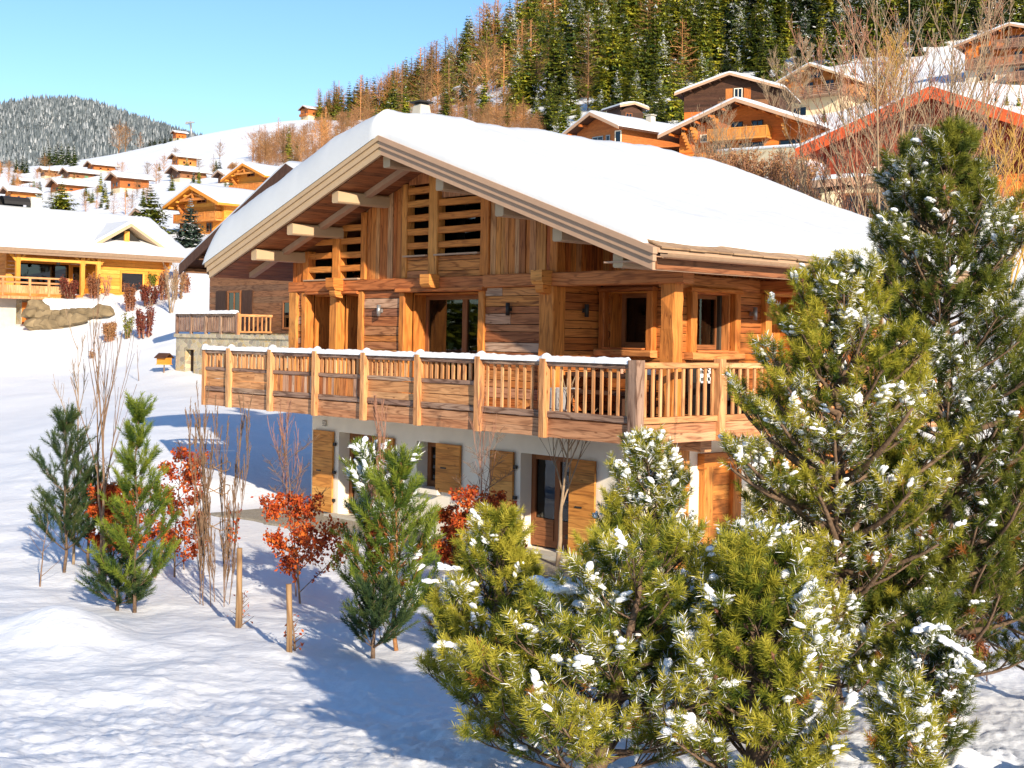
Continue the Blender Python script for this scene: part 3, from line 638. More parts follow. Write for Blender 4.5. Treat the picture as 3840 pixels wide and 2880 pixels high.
# ------------------------------------------------ balcony
BAL = empty('balcony', UPL); BAL.parent = H
def bp(name, mb, mat, label=None):
    o = mb.build(name, M[mat], BAL)
    if label: o['label'] = label
    return o
b = MB(); y = .04
while y < 1.5:
    b.box(-14.4, -.02, y, y + .135, -1.44, -1.4, 'x'); y += .14
x = -1.66
while x < -.03:
    b.box(x, x + .135, 1.52, 10.0, -1.44, -1.4, 'y'); x += .14
b.box(-14.4, -12.96, 1.52, 2.9, -1.44, -1.4, 'y')
for y in (.5, 1.1): b.box(-14.3, -.1, y, y + .16, -1.66, -1.46, 'x')
for x in (-13.6, -11.3, -9, -6.8, -4.6, -2.4): b.box(x, x + .16, .08, 1.5, -1.76, -1.665, 'y')
for y in (2.8, 4.6, 6.4, 8.2): b.box(-1.6, -.08, y, y + .16, -1.7, -1.46, 'x')
bp('deck', b, 'w_beam')
PX = [-14.43, -13.17, -11.33, -9.49, -7.67, -5.84, -3.98, -2.18]
PY = [2.2, 4.5, 6.8, 9.1]
b = MB()
for x0, x1 in zip(PX, PX[1:] + [0]):
    for z0, z1 in ((-1.76, -1.595), (-1.59, -1.43)): b.box(x0, x1 - .004, -.035 - R.uniform(0, .006), .02, z0, z1, 'x')
for y0, y1 in zip([0] + PY, PY + [10.]):
    for z0, z1 in ((-1.76, -1.595), (-1.59, -1.43)): b.box(-.02, .035 + R.uniform(0, .006), y0 + .1 * (y0 == 0), y1, z0, z1, 'y')
b.box(-14.46, -14.42, .02, 2.9, -1.76, -1.45, 'y')
bp('fascia', b, 'w_fascia')
def rpost(x, y, w_, z1=-.34, mat='w_rail', sn=True):
    b = MB(); b.beam((x, y, -1.77), (x, y, z1), w_, w_, up=(1, 0, 0), ch=.012, seg=8, jit=.005); bp('railing_post', b, mat)
for i, x in enumerate(PX): rpost(x, -.06 if i else 0, .15)
rpost(0, 0, .21, -.32, 'w_railgrey'); 
for y in PY: rpost(0.04, y, .17, -.29)
rpost(-14.43, 2.85, .15)
nb = 0
def balu(x, y, z0, z1, w_=.05, d_=.03, mat='w_rail'):
    b = MB(); a = R.uniform(-.004, .004)
    b.box(x - w_ / 2 + a, x + w_ / 2 + a, y - d_ / 2, y + d_ / 2, z0, z1, 'z'); bp('baluster', b, mat)
for k in range(len(PX)):
    x0, x1 = PX[k] + .075, (PX[k + 1] if k < 7 else -.03) - .075
    b = MB(); b.beam((x0, .0, -.425), (x1, .0, -.42), .13, .11, ch=.015, seg=6, jit=.007); bp('handrail', b, 'w_railgrey')
    b = MB(); b.beam((x0, .0, -1.345), (x1, .0, -1.345), .11, .12, ch=.012, seg=6, jit=.006)
    if k < 6: b.beam((x0, .0, -.855), (x1, .0, -.855), .11, .085, ch=.012, seg=6, jit=.005)
    bp('rail', b, 'w_railgrey')
    if k < 6:
        b = MB()
        if k in (2, 3):
            x = x0
            while x < x1 - .01:
                wd = min(R.uniform(.09, .16), x1 - x); b.box(x + .003, x + wd - .003, -.02 - R.uniform(0, .01), .02, -1.29, -.9, 'z'); x += wd
            bp('infill_boards', b, 'w_front')
        else:
            planks_h(b, x0, x1, -.02, .02, -1.29, -.9); bp('infill_boards', b, 'w_rail')
        n = 6 if k == 0 else 10
        for i in range(n): balu(x0 + (x1 - x0) * (i + .5) / n, 0, -.81, -.48, .075)
    else:
        n = 8 if k == 6 else 10
        for i in range(n): balu(x0 + (x1 - x0) * (i + .5) / n, 0, -1.285, -.48, .058)
for k, (y0, y1) in enumerate(zip([.1] + [y + .085 for y in PY], [y - .085 for y in PY] + [10.])):
    b = MB(); b.beam((.02, y0, -.41), (.02, y1, -.41), .12, .1, ch=.012, seg=6, jit=.005); bp('handrail', b, 'w_rail')
    b = MB(); b.beam((.02, y0, -1.36), (.02, y1, -1.36), .1, .11, ch=.012, seg=6, jit=.005); bp('rail', b, 'w_rail')
    n = max(2, int((y1 - y0) / .2))
    if k < 2:
        for i in range(n): balu(.02, y0 + (y1 - y0) * (i + .5) / n, -1.3, -.46, .035, .06)
    else:
        b = MB()
        for i in range(n): yy = y0 + (y1 - y0) * (i + .5) / n; b.box(-.01, .05, yy - .03, yy + .03, -1.3, -.46, 'z')
        o = bp('balusters', b, 'w_rail'); o['kind'] = 'stuff'
b = MB(); b.beam((-14.43, .08, -.42), (-14.43, 2.8, -.42), .12, .1); b.beam((-14.43, .08, -.9), (-14.43, 2.8, -.9), .1, .08); b.beam((-14.43, .08, -1.34), (-14.43, 2.8, -1.34), .1, .1)
for i in range(14): b.box(-14.45, -14.41, .16 + .19 * i, .23 + .19 * i, -.86, -.46, 'z')
planks_h(b, -14.44, -14.42, .1, 2.8, -1.29, -.93, 'y'); bp('side_railing', b, 'w_rail')
# snow lying on the front handrail, bumped up over each post
def ridge_snow(x0, x1, bumps, y=0., z=-.372, w_=.085, h_=.085, n=260):
    b = MB(); K = 9; t = np.linspace(x0, x1, n)
    for i, xx in enumerate(t):
        hh = h_ * (1 + .35 * float(fbm(np.array([xx * 2.2]), np.array([3.])) [0]) + .5 * float(fbm(np.array([xx * 11]), np.array([8.]))[0]))
        e = min(1, (xx - x0) / .05 + .05, (x1 - xx) / .05 + .05)
        bu = max([0] + [1 - ((xx - q) / .1) ** 2 for q in bumps])
        ww = (w_ + .015 * bu) * (1 + .5 * float(fbm(np.array([xx * 6]), np.array([5.]))[0])) * (.6 + .4 * e)
        for k in range(K):
            a = math.pi * k / (K - 1)
            b.v.append((xx, y - .02 - ww * math.cos(a), z + (hh * e + .055 * bu) * math.sin(a) ** .8 - .02 * (abs(math.cos(a)) > .9)))
    for i in range(n - 1):
        for k in range(K - 1):
            o = i * K + k; b.face([o, o + K, o + K + 1, o + 1], None, .5, 0, True)
    return b
bp('handrail_snow', ridge_snow(-14.5, -.12, PX + [-.06]), 'snow_tree')
b = MB(); b.box(-14.3, -.12, -.03, .02, -1.405, -1.39); 
bp('deck_snow', b, 'snow_tree')
# ------------------------------------------------ roof
XL_, XR_, YF, YB = -14.41, .43, 0., 11.35
b = MB()
b.prism([(XL_, zt(XL_) - .08), (XA, ZA - .08), (XR_, zt(XR_) - .08), (XR_, zt(XR_) - .0), (XA, ZA), (XL_, zt(XL_))], YF + .02, YB, .3)
roof = hp('roof', b, M['taupe'])
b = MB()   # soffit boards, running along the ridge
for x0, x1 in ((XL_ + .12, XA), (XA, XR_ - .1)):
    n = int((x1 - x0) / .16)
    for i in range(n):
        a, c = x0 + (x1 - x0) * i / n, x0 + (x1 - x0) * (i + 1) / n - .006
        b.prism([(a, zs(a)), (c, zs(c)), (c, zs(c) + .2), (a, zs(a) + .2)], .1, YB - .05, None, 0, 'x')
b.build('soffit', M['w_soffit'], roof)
for sgn in (-1, 1):   # stepped barge boards
    b = MB(); xe = XL_ if sgn < 0 else XR_
    for (y0, y1, t0, t1) in ((-.10, .02, .0, .11), (-.06, .03, .115, .24), (-.02, .04, .245, .40)):
        e = xe - sgn * (t1 - .05) * .25
        P = [(e, zt(e) - t1), (XA, ZA - t1), (XA, ZA - t0), (e, zt(e) - t0)]
        if sgn > 0: P = P[::-1]
        b.prism(P, y0, y1, .5)
    b.build('barge_board', M['taupe_light'] if sgn < 0 else M['taupe'], roof)  # right board darker: its shade is put into the taupe
for x in (-12.46, -10.92, -9.13, -7.27, -5.5, -3.69, -2.1, -.58):   # purlins
    b = MB(); z = zs(x) - .13
    b.beam((x, .12, z), (x, 3.0 if x > -3.6 else 1.55, z), .24, .26, ch=.03, seg=1)
    hp('purlin', b, M['taupe_light'])
for y in (.85, 2.9, 5.0, 7.1, 9.2):   # rafters
    b = MB()
    for sgn in (-1, 1):
        xe = XL_ + .55 if sgn < 0 else XR_ - .5
        P = [(xe, zs(xe) - .13), (XA, zs(XA) - .13), (XA, zs(XA) - .005), (xe, zs(xe) - .005)]
        b.prism(P if sgn < 0 else P[::-1], y, y + .16, .5)
    hp('rafter', b, M['taupe'])
b = MB(); b.box(.26, .30, .05, YB - .1, 1.21, 1.47, 'y'); b.box(-.9, .26, .1, YB - .1, 1.36, 1.39, 'y'); b.build('fascia', M['taupe'], roof)
b = MB()   # shingle courses showing along the right eave
for c in range(3):
    y = .05
    while y < YB:
        wd = R.uniform(.3, .55); x1 = XR_ + .06 - .2 * c + R.uniform(-.015, .015); x0 = x1 - .36
        b.prism([(x0, zt(x0) + .035), (x1, zt(x1) + .006 + .016 * c), (x1, zt(x1) + .034 + .016 * c), (x0, zt(x0) + .065)][::1], y, min(y + wd - .01, YB), None, 0, 'x'); y += wd
b.build('shingles', M['shingle'], roof)
b = MB()
for (x, z) in ((XL_ - .06, zt(XL_) - .2), (XR_ + .1, zt(XR_) - .1)):
    for k in range(8):
        a0, a1 = math.pi + math.pi * k / 8, math.pi + math.pi * (k + 1) / 8; r = .085
        b.poly([(x + r * math.cos(a0), .05, z + r * math.sin(a0)), (x + r * math.cos(a1), .05, z + r * math.sin(a1)), (x + r * math.cos(a1), YB, z + r * math.sin(a1)), (x + r * math.cos(a0), YB, z + r * math.sin(a0))], smooth=True)
b.build('gutter', M['copper'], roof)
# roof snow: thick rounded blanket
nx, ny = 190, 150
tx = np.linspace(0, 1, nx); ty = np.linspace(0, 1, ny)
ex_ = np.sign(tx - .5) * np.abs(2 * tx - 1) ** .75 * .5 + .5; ey_ = np.where(ty < .5, .5 * (2 * ty) ** 1.5, 1 - .5 * (2 - 2 * ty) ** 1.5)
X0, X1 = XL_ - .08, XR_ - .2
A, B = np.meshgrid(X0 + (X1 - X0) * ex_, YF - .07 + (YB - YF + .12) * ey_)
wob = fbm(B * .9, B * 0 + 2, 3, 3) * .3
A2 = np.where(A > XA, A + (A - XA) / (X1 - XA) * wob * 1.0, A)
ztop = np.where(A2 < XA, ZA - .3475 * (XA - A2), ZA - .343 * (A2 - XA))
dl = A2 - X0; dr = (X1 + wob) - A2; df = B - (YF - .07); db = YB - B
def rnd_(d, w_): q = np.clip(d / w_, 0, 1); return np.sqrt(np.maximum(1 - (1 - q) ** 2, 0))
T = np.where(A2 > XA, .45 + .2 * np.exp(-((A2 - XA) / 3.2) ** 2), .65 + .28 * np.clip((XA - A2) / 2, 0, 1)) * rnd_(dl, .8) * rnd_(np.maximum(dr, 0), .32) * rnd_(df, np.where(A2 > XA, 1.5, .38)) * rnd_(db, .5)
T = T * (1 + .35 * fbm(A2 * .25, B * .35, 8, 3) + .15 * fbm(A2 * .8, B * 1.4, 18, 3))
T[0, :] = -.03; T[:, 0] = -.03; T[-1, :] = -.03; T[:, -1] = -.03
T += fbm(A2 * .5 + B * .2, B * 2.2, 33, 3) * .07 * (T > .2)
T += (fbm(A2 * 7, B * 7, 12, 2) * .02 + fbm(A2 * 16, B * 16, 14, 2) * .02) * (T > .1)
# overhanging lip on the left verge
A3 = A2 - .0; B3 = B - .05 * np.exp(-(df / .25) ** 2) * (A2 < XA)
V = np.stack([A3, B3, ztop + .02 + T], -1).reshape(-1, 3)
I = np.arange(nx * ny).reshape(ny, nx); Q = np.stack([I[:-1, :-1], I[:-1, 1:], I[1:, 1:], I[1:, :-1]], -1).reshape(-1, 4)
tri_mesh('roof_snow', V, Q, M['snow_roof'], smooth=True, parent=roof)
# chimney beyond the ridge
b = MB(); P0 = [(-.32, -.32), (.32, -.32), (.32, .32), (-.32, .32)]; cx_, cy_ = -9.75, 3.0
for k in range(4):
    a, c = P0[k], P0[(k + 1) % 4]
    for z0, z1, s0, s1 in ((2.8, 5.1, .62, .62), (5.1, 5.55, .62, .42)):
        b.poly([(cx_ + a[0] * s0, cy_ + a[1] * s0, z0), (cx_ + c[0] * s0, cy_ + c[1] * s0, z0), (cx_ + c[0] * s1, cy_ + c[1] * s1, z1), (cx_ + a[0] * s1, cy_ + a[1] * s1, z1)])
ch = hp('chimney', b, M['concrete'])
b = MB(); b.box(cx_ - .2, cx_ + .2, cy_ - .2, cy_ + .2, 5.6, 5.64); b.box(cx_ - .12, cx_ + .12, cy_ - .12, cy_ + .12, 5.55, 5.6); b.build('cap', M['iron'], ch)
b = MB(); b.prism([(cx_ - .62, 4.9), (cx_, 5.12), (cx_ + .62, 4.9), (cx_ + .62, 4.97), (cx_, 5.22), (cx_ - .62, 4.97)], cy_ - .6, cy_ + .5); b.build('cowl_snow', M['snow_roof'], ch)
# ------------------------------------------------ things on the terrace
HM = Matrix.Translation((HO[0], HO[1], 0)) @ Matrix.Rotation(math.atan2(EX[1], EX[0]), 4, 'Z')
HRZ = math.atan2(EX[1], EX[0])
def hw(x, y, z): return HM @ Vector((x, y, z))
DK = -1.4
t = empty('terrace_table', hw(-2.2, 2.05, DK), HRZ); tag(t, 'dark brown metal terrace table behind the balcony balusters under the porch', 'table')
b = MB(); b.box(-1.15, 1.15, -.42, .42, .7, .78, 'x'); b.build('tabletop', M['w_dark'], t)
for sx in (-1, 1):
    for sy in (-1, 1): b = MB(); b.box(sx * 1.08 - .05, sx * 1.08 + .05, sy * .36 - .05, sy * .36 + .05, 0, .7, 'z'); b.build('leg', M['w_dark'], t)
t = empty('bench', hw(-2.25, 1.25, DK), HRZ); tag(t, 'low dark bench between the terrace table and the balcony rail', 'bench')
b = MB(); b.box(-1.0, 1.0, -.17, .17, .4, .46, 'x'); b.build('seat', M['w_dark'], t)
for sx in (-1, 1): b = MB(); b.box(sx * .8 - .05, sx * .8 + .05, -.14, .14, 0, .4, 'z'); b.build('leg', M['w_dark'], t)
b = MB()
for i in range(12):
    for k in range(10):
        def q(i, k):
            v = k / 10; yy = -.19 + .38 * min(v * 2, 1); zz = .475 if v <= .5 else .475 - .4 * (v - .5) * 2
            if v < .5: yy = .19 - .38 * v * 2
            else: yy = -.19 - .01
            return (-.95 + .5 * i / 12 + .05 * math.sin(i), yy - .02 * math.sin(i * 1.3) * (v > .5), zz + .01 * math.sin(i * 2.))
        b.poly([q(i, k), q(i + 1, k), q(i + 1, k + 1), q(i, k + 1)], smooth=True)
for i in range(26): xx = -.95 + .02 * i; b.tube([(xx, -.2, .08), (xx + .01, -.22, -.02)], .006, 3)
bl = b.build('blanket', plain('wool_grey', (.45, .42, .4), .95, var=.2, scale=40)); bl.location = hw(-2.25, 1.25, DK); bl.rotation_euler = (0, 0, HRZ)
tag(bl, 'grey fringed blanket hanging over the end of the terrace bench', 'blanket')
for i, (x, c, lab) in enumerate(((-2.0, (.55, .3, .2), 'pale brown coffee mug on the terrace table'), (-1.75, (.65, .45, .05), 'yellow coffee mug on the terrace table'), (-1.25, (.75, .75, .72), 'white bowl at the end of the terrace table'))):
    b = MB(); n = 14; r = .045 if i < 2 else .09; hh = .1
    for k in range(n):
        a0, a1 = 2 * math.pi * k / n, 2 * math.pi * (k + 1) / n
        b.poly([(r * .85 * math.cos(a0), r * .85 * math.sin(a0), 0), (r * .85 * math.cos(a1), r * .85 * math.sin(a1), 0), (r * math.cos(a1), r * math.sin(a1), hh), (r * math.cos(a0), r * math.sin(a0), hh)], smooth=True)
        b.poly([(0, 0, .02), (r * .8 * math.cos(a0), r * .8 * math.sin(a0), .02), (r * .8 * math.cos(a1), r * .8 * math.sin(a1), .02)])
    if i < 2: b.tube([(r, 0, .08), (r + .035, 0, .07), (r + .035, 0, .035), (r, 0, .02)], .008, 6)
    o = b.build('mug' if i < 2 else 'bowl', plain('glaze%d' % i, c, .3)); o.location = hw(x, 1.8, DK + .783); o.rotation_euler = (0, 0, HRZ); tag(o, lab, 'mug' if i < 2 else 'bowl')
t = empty('armchair', hw(-1.15, 3.6, DK), HRZ); tag(t, 'dark woven terrace armchair behind the right side railing', 'armchair')
b = MB(); b.box(-.38, .38, -.4, .4, .3, .42); b.build('seat', M['iron'], t); b = MB(); b.box(-.42, -.34, -.4, .4, .4, .95); b.build('backrest', M['iron'], t)
for sy in (-1, 1): b = MB(); b.box(-.38, .38, sy * .4 - .04, sy * .4 + .04, 0, .62); b.build('armrest', M['iron'], t)
cm, n_, p_, _o = new_mat('check_fabric'); ckn = ND(n_, 'ShaderNodeTexChecker'); ckn.inputs['Scale'].default_value = 14; ckn.inputs['Color1'].default_value = (.75, .73, .7, 1); ckn.inputs['Color2'].default_value = (.02, .02, .02, 1)
tcn = ND(n_, 'ShaderNodeUVMap'); n_.links.new(tcn.outputs[0], ckn.inputs['Vector']); n_.links.new(ckn.outputs[0], p_.inputs['Base Color'])
b = MB(); N_ = 8
for s in (-1, 1):
    for i in range(N_):
        for k in range(N_):
            def q(i, k):
                u, v = i / N_ * 2 - 1, k / N_ * 2 - 1; th = .08 * (1 - u ** 4) * (1 - v ** 4)
                return (s * th, u * .24, .24 + v * .24)
            P = [q(i, k), q(i + 1, k), q(i + 1, k + 1), q(i, k + 1)]
            b.poly(P if s > 0 else P[::-1], uvs=[(p[1], p[2]) for p in (P if s > 0 else P[::-1])], smooth=True)
o = b.build('cushion', cm); o.location = hw(-1.36, 3.6, DK + .43); o.rotation_euler = (0, -.15, HRZ); tag(o, 'black and white checked cushion on the dark terrace armchair', 'cushion')
# gravel strip at the foot of the house
b = MB()
gx = np.linspace(-12.9, .6, 60); gy = np.linspace(-.5, 1.5, 12)
for i in range(59):
    for k in range(11):
        P = [hw(a, c - (1.5 - c) * .9 * float(fbm(np.array([a * .7]), np.array([2.]), 4, 3)[0]), 0) for a, c in ((gx[i], gy[k]), (gx[i + 1], gy[k]), (gx[i + 1], gy[k + 1]), (gx[i], gy[k + 1]))]
        b.poly([(p.x, p.y, G(p.x, p.y) + .035 - (.09 if (k == 0 and (c_ in (0, 1))) else 0)) for c_, p in enumerate(P)])
o = b.build('gravel_path', M['gravel']); o['kind'] = 'structure'
# ------------------------------------------------------------------ vegetation
def nrm(a): return a / np.maximum(np.linalg.norm(a, axis=-1, keepdims=True), 1e-9)
def ico(sub=2):
    import bmesh
    bm = bmesh.new(); bmesh.ops.create_icosphere(bm, subdivisions=sub, radius=1)
    v = np.array([x.co[:] for x in bm.verts]); f = np.array([[q.index for q in p.verts] for p in bm.faces]); bm.free(); return v, f
ICO1, ICO2 = ico(1), ico(2)
def blobs(C, S, A, seed, hi=False, noise=.3):
    """lumps at C with half-sizes S (n,3) along axes A (n,3 = long axis); flattened underneath"""
    rg = np.random.default_rng(seed); tv, tf = ICO2 if hi else ICO1
    n = len(C); a = nrm(A); up = np.array([0, 0, 1.]); s = nrm(np.cross(a, up) + 1e-6); u = np.cross(s, a)
    T = tv[None] * (1 + rg.uniform(-noise, noise, (n, len(tv), 1)))
    T[:, :, 2] = np.where(T[:, :, 2] < 0, T[:, :, 2] * .5, T[:, :, 2])
    V = C[:, None] + T[:, :, :1] * S[:, None, :1] * a[:, None] + T[:, :, 1:2] * S[:, None, 1:2] * s[:, None] + T[:, :, 2:] * S[:, None, 2:] * u[:, None]
    Fc = tf[None] + (np.arange(n) * len(tv))[:, None, None]
    return V.reshape(-1, 3), Fc.reshape(-1, 3)
def needles(P, D, L, rnd, n, nl, wd, tilt, seed, bare=0.0):
    """needle brush on shoots: P base (m,3), D direction, L length"""
    rg = np.random.default_rng(seed); m = len(P); D = nrm(D)
    a = nrm(np.cross(D, np.array([.3, .2, .93])) + 1e-6); c = np.cross(D, a)
    s = bare + (1 - bare) * (np.arange(n)[None] + rg.random((m, n))) / n
    ph = np.arange(n)[None] * 2.4 + rg.random((m, n)) * 1.2
    ti = np.radians(tilt) * (1.15 - .55 * s) + rg.normal(0, .12, (m, n))
    B = P[:, None] + D[:, None] * (L[:, None] * s)[..., None]
    N = D[:, None] * np.cos(ti)[..., None] + (a[:, None] * np.cos(ph)[..., None] + c[:, None] * np.sin(ph)[..., None]) * np.sin(ti)[..., None]
    ln = nl * rg.uniform(.75, 1.15, (m, n, 1)) * rg.uniform(.75, 1.2, (m, 1, 1)); W = nrm(np.cross(N, rg.normal(0, 1, (m, n, 3)))) * wd
    V = np.stack([B - W, B + W, B + N * ln + W * .35, B + N * ln - W * .35], 2).reshape(-1, 3)
    Fc = np.arange(len(V)).reshape(-1, 4)
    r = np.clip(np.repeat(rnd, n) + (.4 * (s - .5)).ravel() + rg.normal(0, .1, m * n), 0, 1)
    return V, Fc, r
class Skel:
    def __init__(self): self.tubes = []; self.sh = []
def grow_pine(H_, prof, nprim, seed, lean=(0, 0), r0=.05, t0=.06, up0=.25, curl=.5, sec=8, shoots=3, sl=.15, whorl=0, spread=1.0, stems=1, lo_den=1.0, secl=.34):
    rg = random.Random(seed); S = Skel(); ga = 2.39996
    for st in range(stems):
        sa = rg.random() * 6.28; so_ = 0 if stems == 1 else rg.uniform(.1, .35) * prof(.3)
        hh = H_ * (1 if st == 0 else rg.uniform(.6, .95))
        tr = []
        for k in range(9):
            t = k / 8
            tr.append(Vector((lean[0] * t * t + so_ * math.cos(sa) * t ** .7 + rg.uniform(-.012, .012) * hh, lean[1] * t * t + so_ * math.sin(sa) * t ** .7 + rg.uniform(-.012, .012) * hh, hh * t)))
        S.tubes.append((tr, [r0 * (1 - .85 * k / 8) for k in range(9)], 7))
        def tp(t):
            q = t * 8; i = min(int(q), 7); return tr[i].lerp(tr[i + 1], q - i)
        S.sh.append((tr[-1] - Vector((0, 0, sl)), Vector((0, 0, 1)), sl * 1.6, .8))
        for i in range(nprim // stems):
            f = (i + .5) / (nprim // stems)
            t = t0 + (1 - t0) * f ** lo_den
            if whorl: t = t0 + (1 - t0) * (math.floor(f * whorl) + .5 + rg.uniform(-.06, .06)) / whorl
            L = prof(t) * rg.uniform(.72, 1.15) * (1 if stems == 1 else .75)
            if L < .08: L = .08
            az = i * ga + rg.uniform(-.5, .5); el = up0 + rg.uniform(-.15, .15) + .75 * max(0, t - .5)
            d = Vector((math.cos(az) * math.cos(el), math.sin(az) * math.cos(el), math.sin(el))); p = tp(min(t, .985)); pts = [p.copy()]; nseg = 6
            for k in range(nseg):
                d = (d + Vector((rg.uniform(-.12, .12), rg.uniform(-.12, .12), curl / nseg + rg.uniform(-.08, .08)))).normalized(); p = p + d * (L / nseg); pts.append(p.copy())
            rb = max(.006, r0 * .34 * (L / max(prof(.2), .1)))
            S.tubes.append((pts, [rb * (1 - .75 * k / nseg) for k in range(nseg + 1)], 5))
            S.sh.append((pts[-1], d, sl * 1.1, .75))
            ns = max(2, int(sec * (L / max(prof(.3), .1)) ** .8))
            for j in range(ns):
                s = .28 + .7 * (j + rg.random() * .7) / ns; q = s * nseg; k = min(int(q), nseg - 1); b0 = pts[k].lerp(pts[k + 1], q - k); dd = (pts[k + 1] - pts[k]).normalized()
                side = dd.cross(Vector((0, 0, 1))); side = side.normalized() if side.length > .05 else Vector((1, 0, 0))
                sg = 1 if j % 2 else -1
                d2 = (dd * .75 + side * sg * rg.uniform(.4, 1.0) * spread + Vector((0, 0, rg.uniform(.0, .65)))).normalized()
                l2 = L * secl * (1.05 - .6 * s) * rg.uniform(.7, 1.2) + .06
                p2 = b0 + d2 * l2 * .55 + Vector((0, 0, .03)); p3 = p2 + (d2 + Vector((0, 0, .35))).normalized() * l2 * .45
                S.tubes.append(([b0, p2, p3], [.006, .005, .003], 3))
                for m in range(shoots):
                    u = rg.uniform(.35, 1.0) if m else 1.0
                    bb = b0.lerp(p2, u / .55) if u < .55 else p2.lerp(p3, (u - .55) / .45)
                    d3 = (d2 + Vector((rg.uniform(-.75, .75), rg.uniform(-.75, .75), rg.uniform(.0, .9)))).normalized()
                    S.sh.append((bb, d3, sl * rg.uniform(.7, 1.25), min(1, max(0, .25 + .55 * s + rg.uniform(-.25, .25)))))
    return S
def pine(name, label, base, S, mat, n=34, nl=.055, wd=.0022, tilt=58, snow=.0, seed=1, group=None, cat='pine', bark='bark', snow_s=1.0, cones=0, dry=0, big=(), rz=0.0, lowz=0.0, dens=1.0):
    rg = np.random.default_rng(seed)
    t = empty(name, base, rz); tag(t, label, cat, group)
    b = MB()
    for pts, rad, k in S.tubes: b.tube(pts, rad, k)
    b.build('trunk', M[bark], t)
    sh = S.sh
    P = np.array([s[0][:] for s in sh]); D = np.array([s[1][:] for s in sh]); L = np.array([s[2] for s in sh]); r = np.array([s[3] for s in sh])
    ct = np.array([P[:, 0].mean(), P[:, 1].mean()])
    # clump-wise light and dark green
    hb_ = np.sin(np.round(P[:, 2] * 5) * 12.9 + np.round(np.arctan2(P[:, 1], P[:, 0]) * 2.5) * 78.2) * .18
    r = np.clip(r + hb_ + .45 * fbm(P[:, 0] * 2.2 + seed, P[:, 1] * 2.2 + P[:, 2] * 2.0, 5, 2), 0.02, 1)
    if dry:
        dm = (P[:, 2] < P[:, 2].max() * .55) & (rg.random(len(P)) < dry); 
        V, Fc, rr = needles(P[dm], D[dm], L[dm], r[dm], n, nl, wd, tilt, seed); tri_mesh('dry_needles', V, Fc, M['needle_brown'], rr, parent=t)
        keep = ~dm
    else: keep = np.ones(len(P), bool)
    V, Fc, rr = needles(P[keep], D[keep], L[keep], r[keep], n, nl, wd, tilt, seed)
    hz = (P[:, 2] - P[:, 2].min()) / max(np.ptp(P[:, 2]), .1); cl = fbm(P[:, 0] * 2.3 + 3, P[:, 1] * 2.3 + P[:, 2] * 1.5, 77 + seed, 2)
    dust = np.clip(snow * 1.6 * np.clip(cl * 5 + .35, 0, 1.6) * np.clip(.3 + hz, 0, 1), 0, .14)[keep]
    tri_mesh('needles', V, Fc, [M[mat], M['snow_tree']], rr, (rg.random(len(rr)) < np.repeat(dust, n)).astype(np.int32), parent=t)
    if snow > 0:
        hz = (P[:, 2] - P[:, 2].min()) / max(np.ptp(P[:, 2]), .1)
        cl = fbm(P[:, 0] * 2.3 + 3, P[:, 1] * 2.3 + P[:, 2] * 1.5, 77 + seed, 2)
        pr = snow * 1.25 * np.clip(cl * 5 + .45, 0, 1.8) * np.clip(.3 + hz, 0, 1)
        mk = rg.random(len(P)) < pr
        Pm, Dq, Lm = [np.repeat(q[mk], 6, 0) for q in (P, D, L)]
        C = Pm + nrm(Dq) * (Lm * rg.uniform(.2, 1.0, len(Lm)))[:, None] + np.array([0, 0, .022]) + rg.normal(0, .012, (len(Lm), 3))
        k = len(C); sz = rg.uniform(.35, 1.15, (k, 1)) ** 1.3 * snow_s
        S3 = np.concatenate([sz * .036, sz * .024, sz * .02], 1)
        if len(big):
            bc = []; bs = []; bd = []
            for c_, s_, d_ in big:
                dn = np.array(d_) / np.linalg.norm(d_)
                for z_ in range(16): bc.append(np.array(c_) + dn * rg.uniform(-1, 1) * s_[0] * .8 + rg.normal(0, 1, 3) * np.array([.3, .3, .15]) * s_[1]); bs.append(np.array(s_) * np.array([.42, .6, .75]) * rg.uniform(.5, 1.1)); bd.append(dn + rg.normal(0, .2, 3))
            C = np.concatenate([C, np.array(bc)]); S3 = np.concatenate([S3, np.array(bs)]); Dm = np.concatenate([Dq * np.array([1, 1, .35]), np.array(bd)])
        else: Dm = Dq * np.array([1, 1, .35])
        V, Fc = blobs(C, S3, Dm, seed, True, .16)
        o = tri_mesh('snow', V, Fc, M['snow_tree'], smooth=True, parent=t); o['kind'] = 'stuff'
    if cones:
        ii = rg.choice(len(P), cones); C = P[ii] + nrm(D[ii]) * .02
        V, Fc = blobs(C, np.full((cones, 3), .02) * np.array([1.4, 1, 1]), D[ii], seed + 1)
        o = tri_mesh('cones', V, Fc, M['cone'], parent=t, mi=None); o['kind'] = 'stuff'
    return t
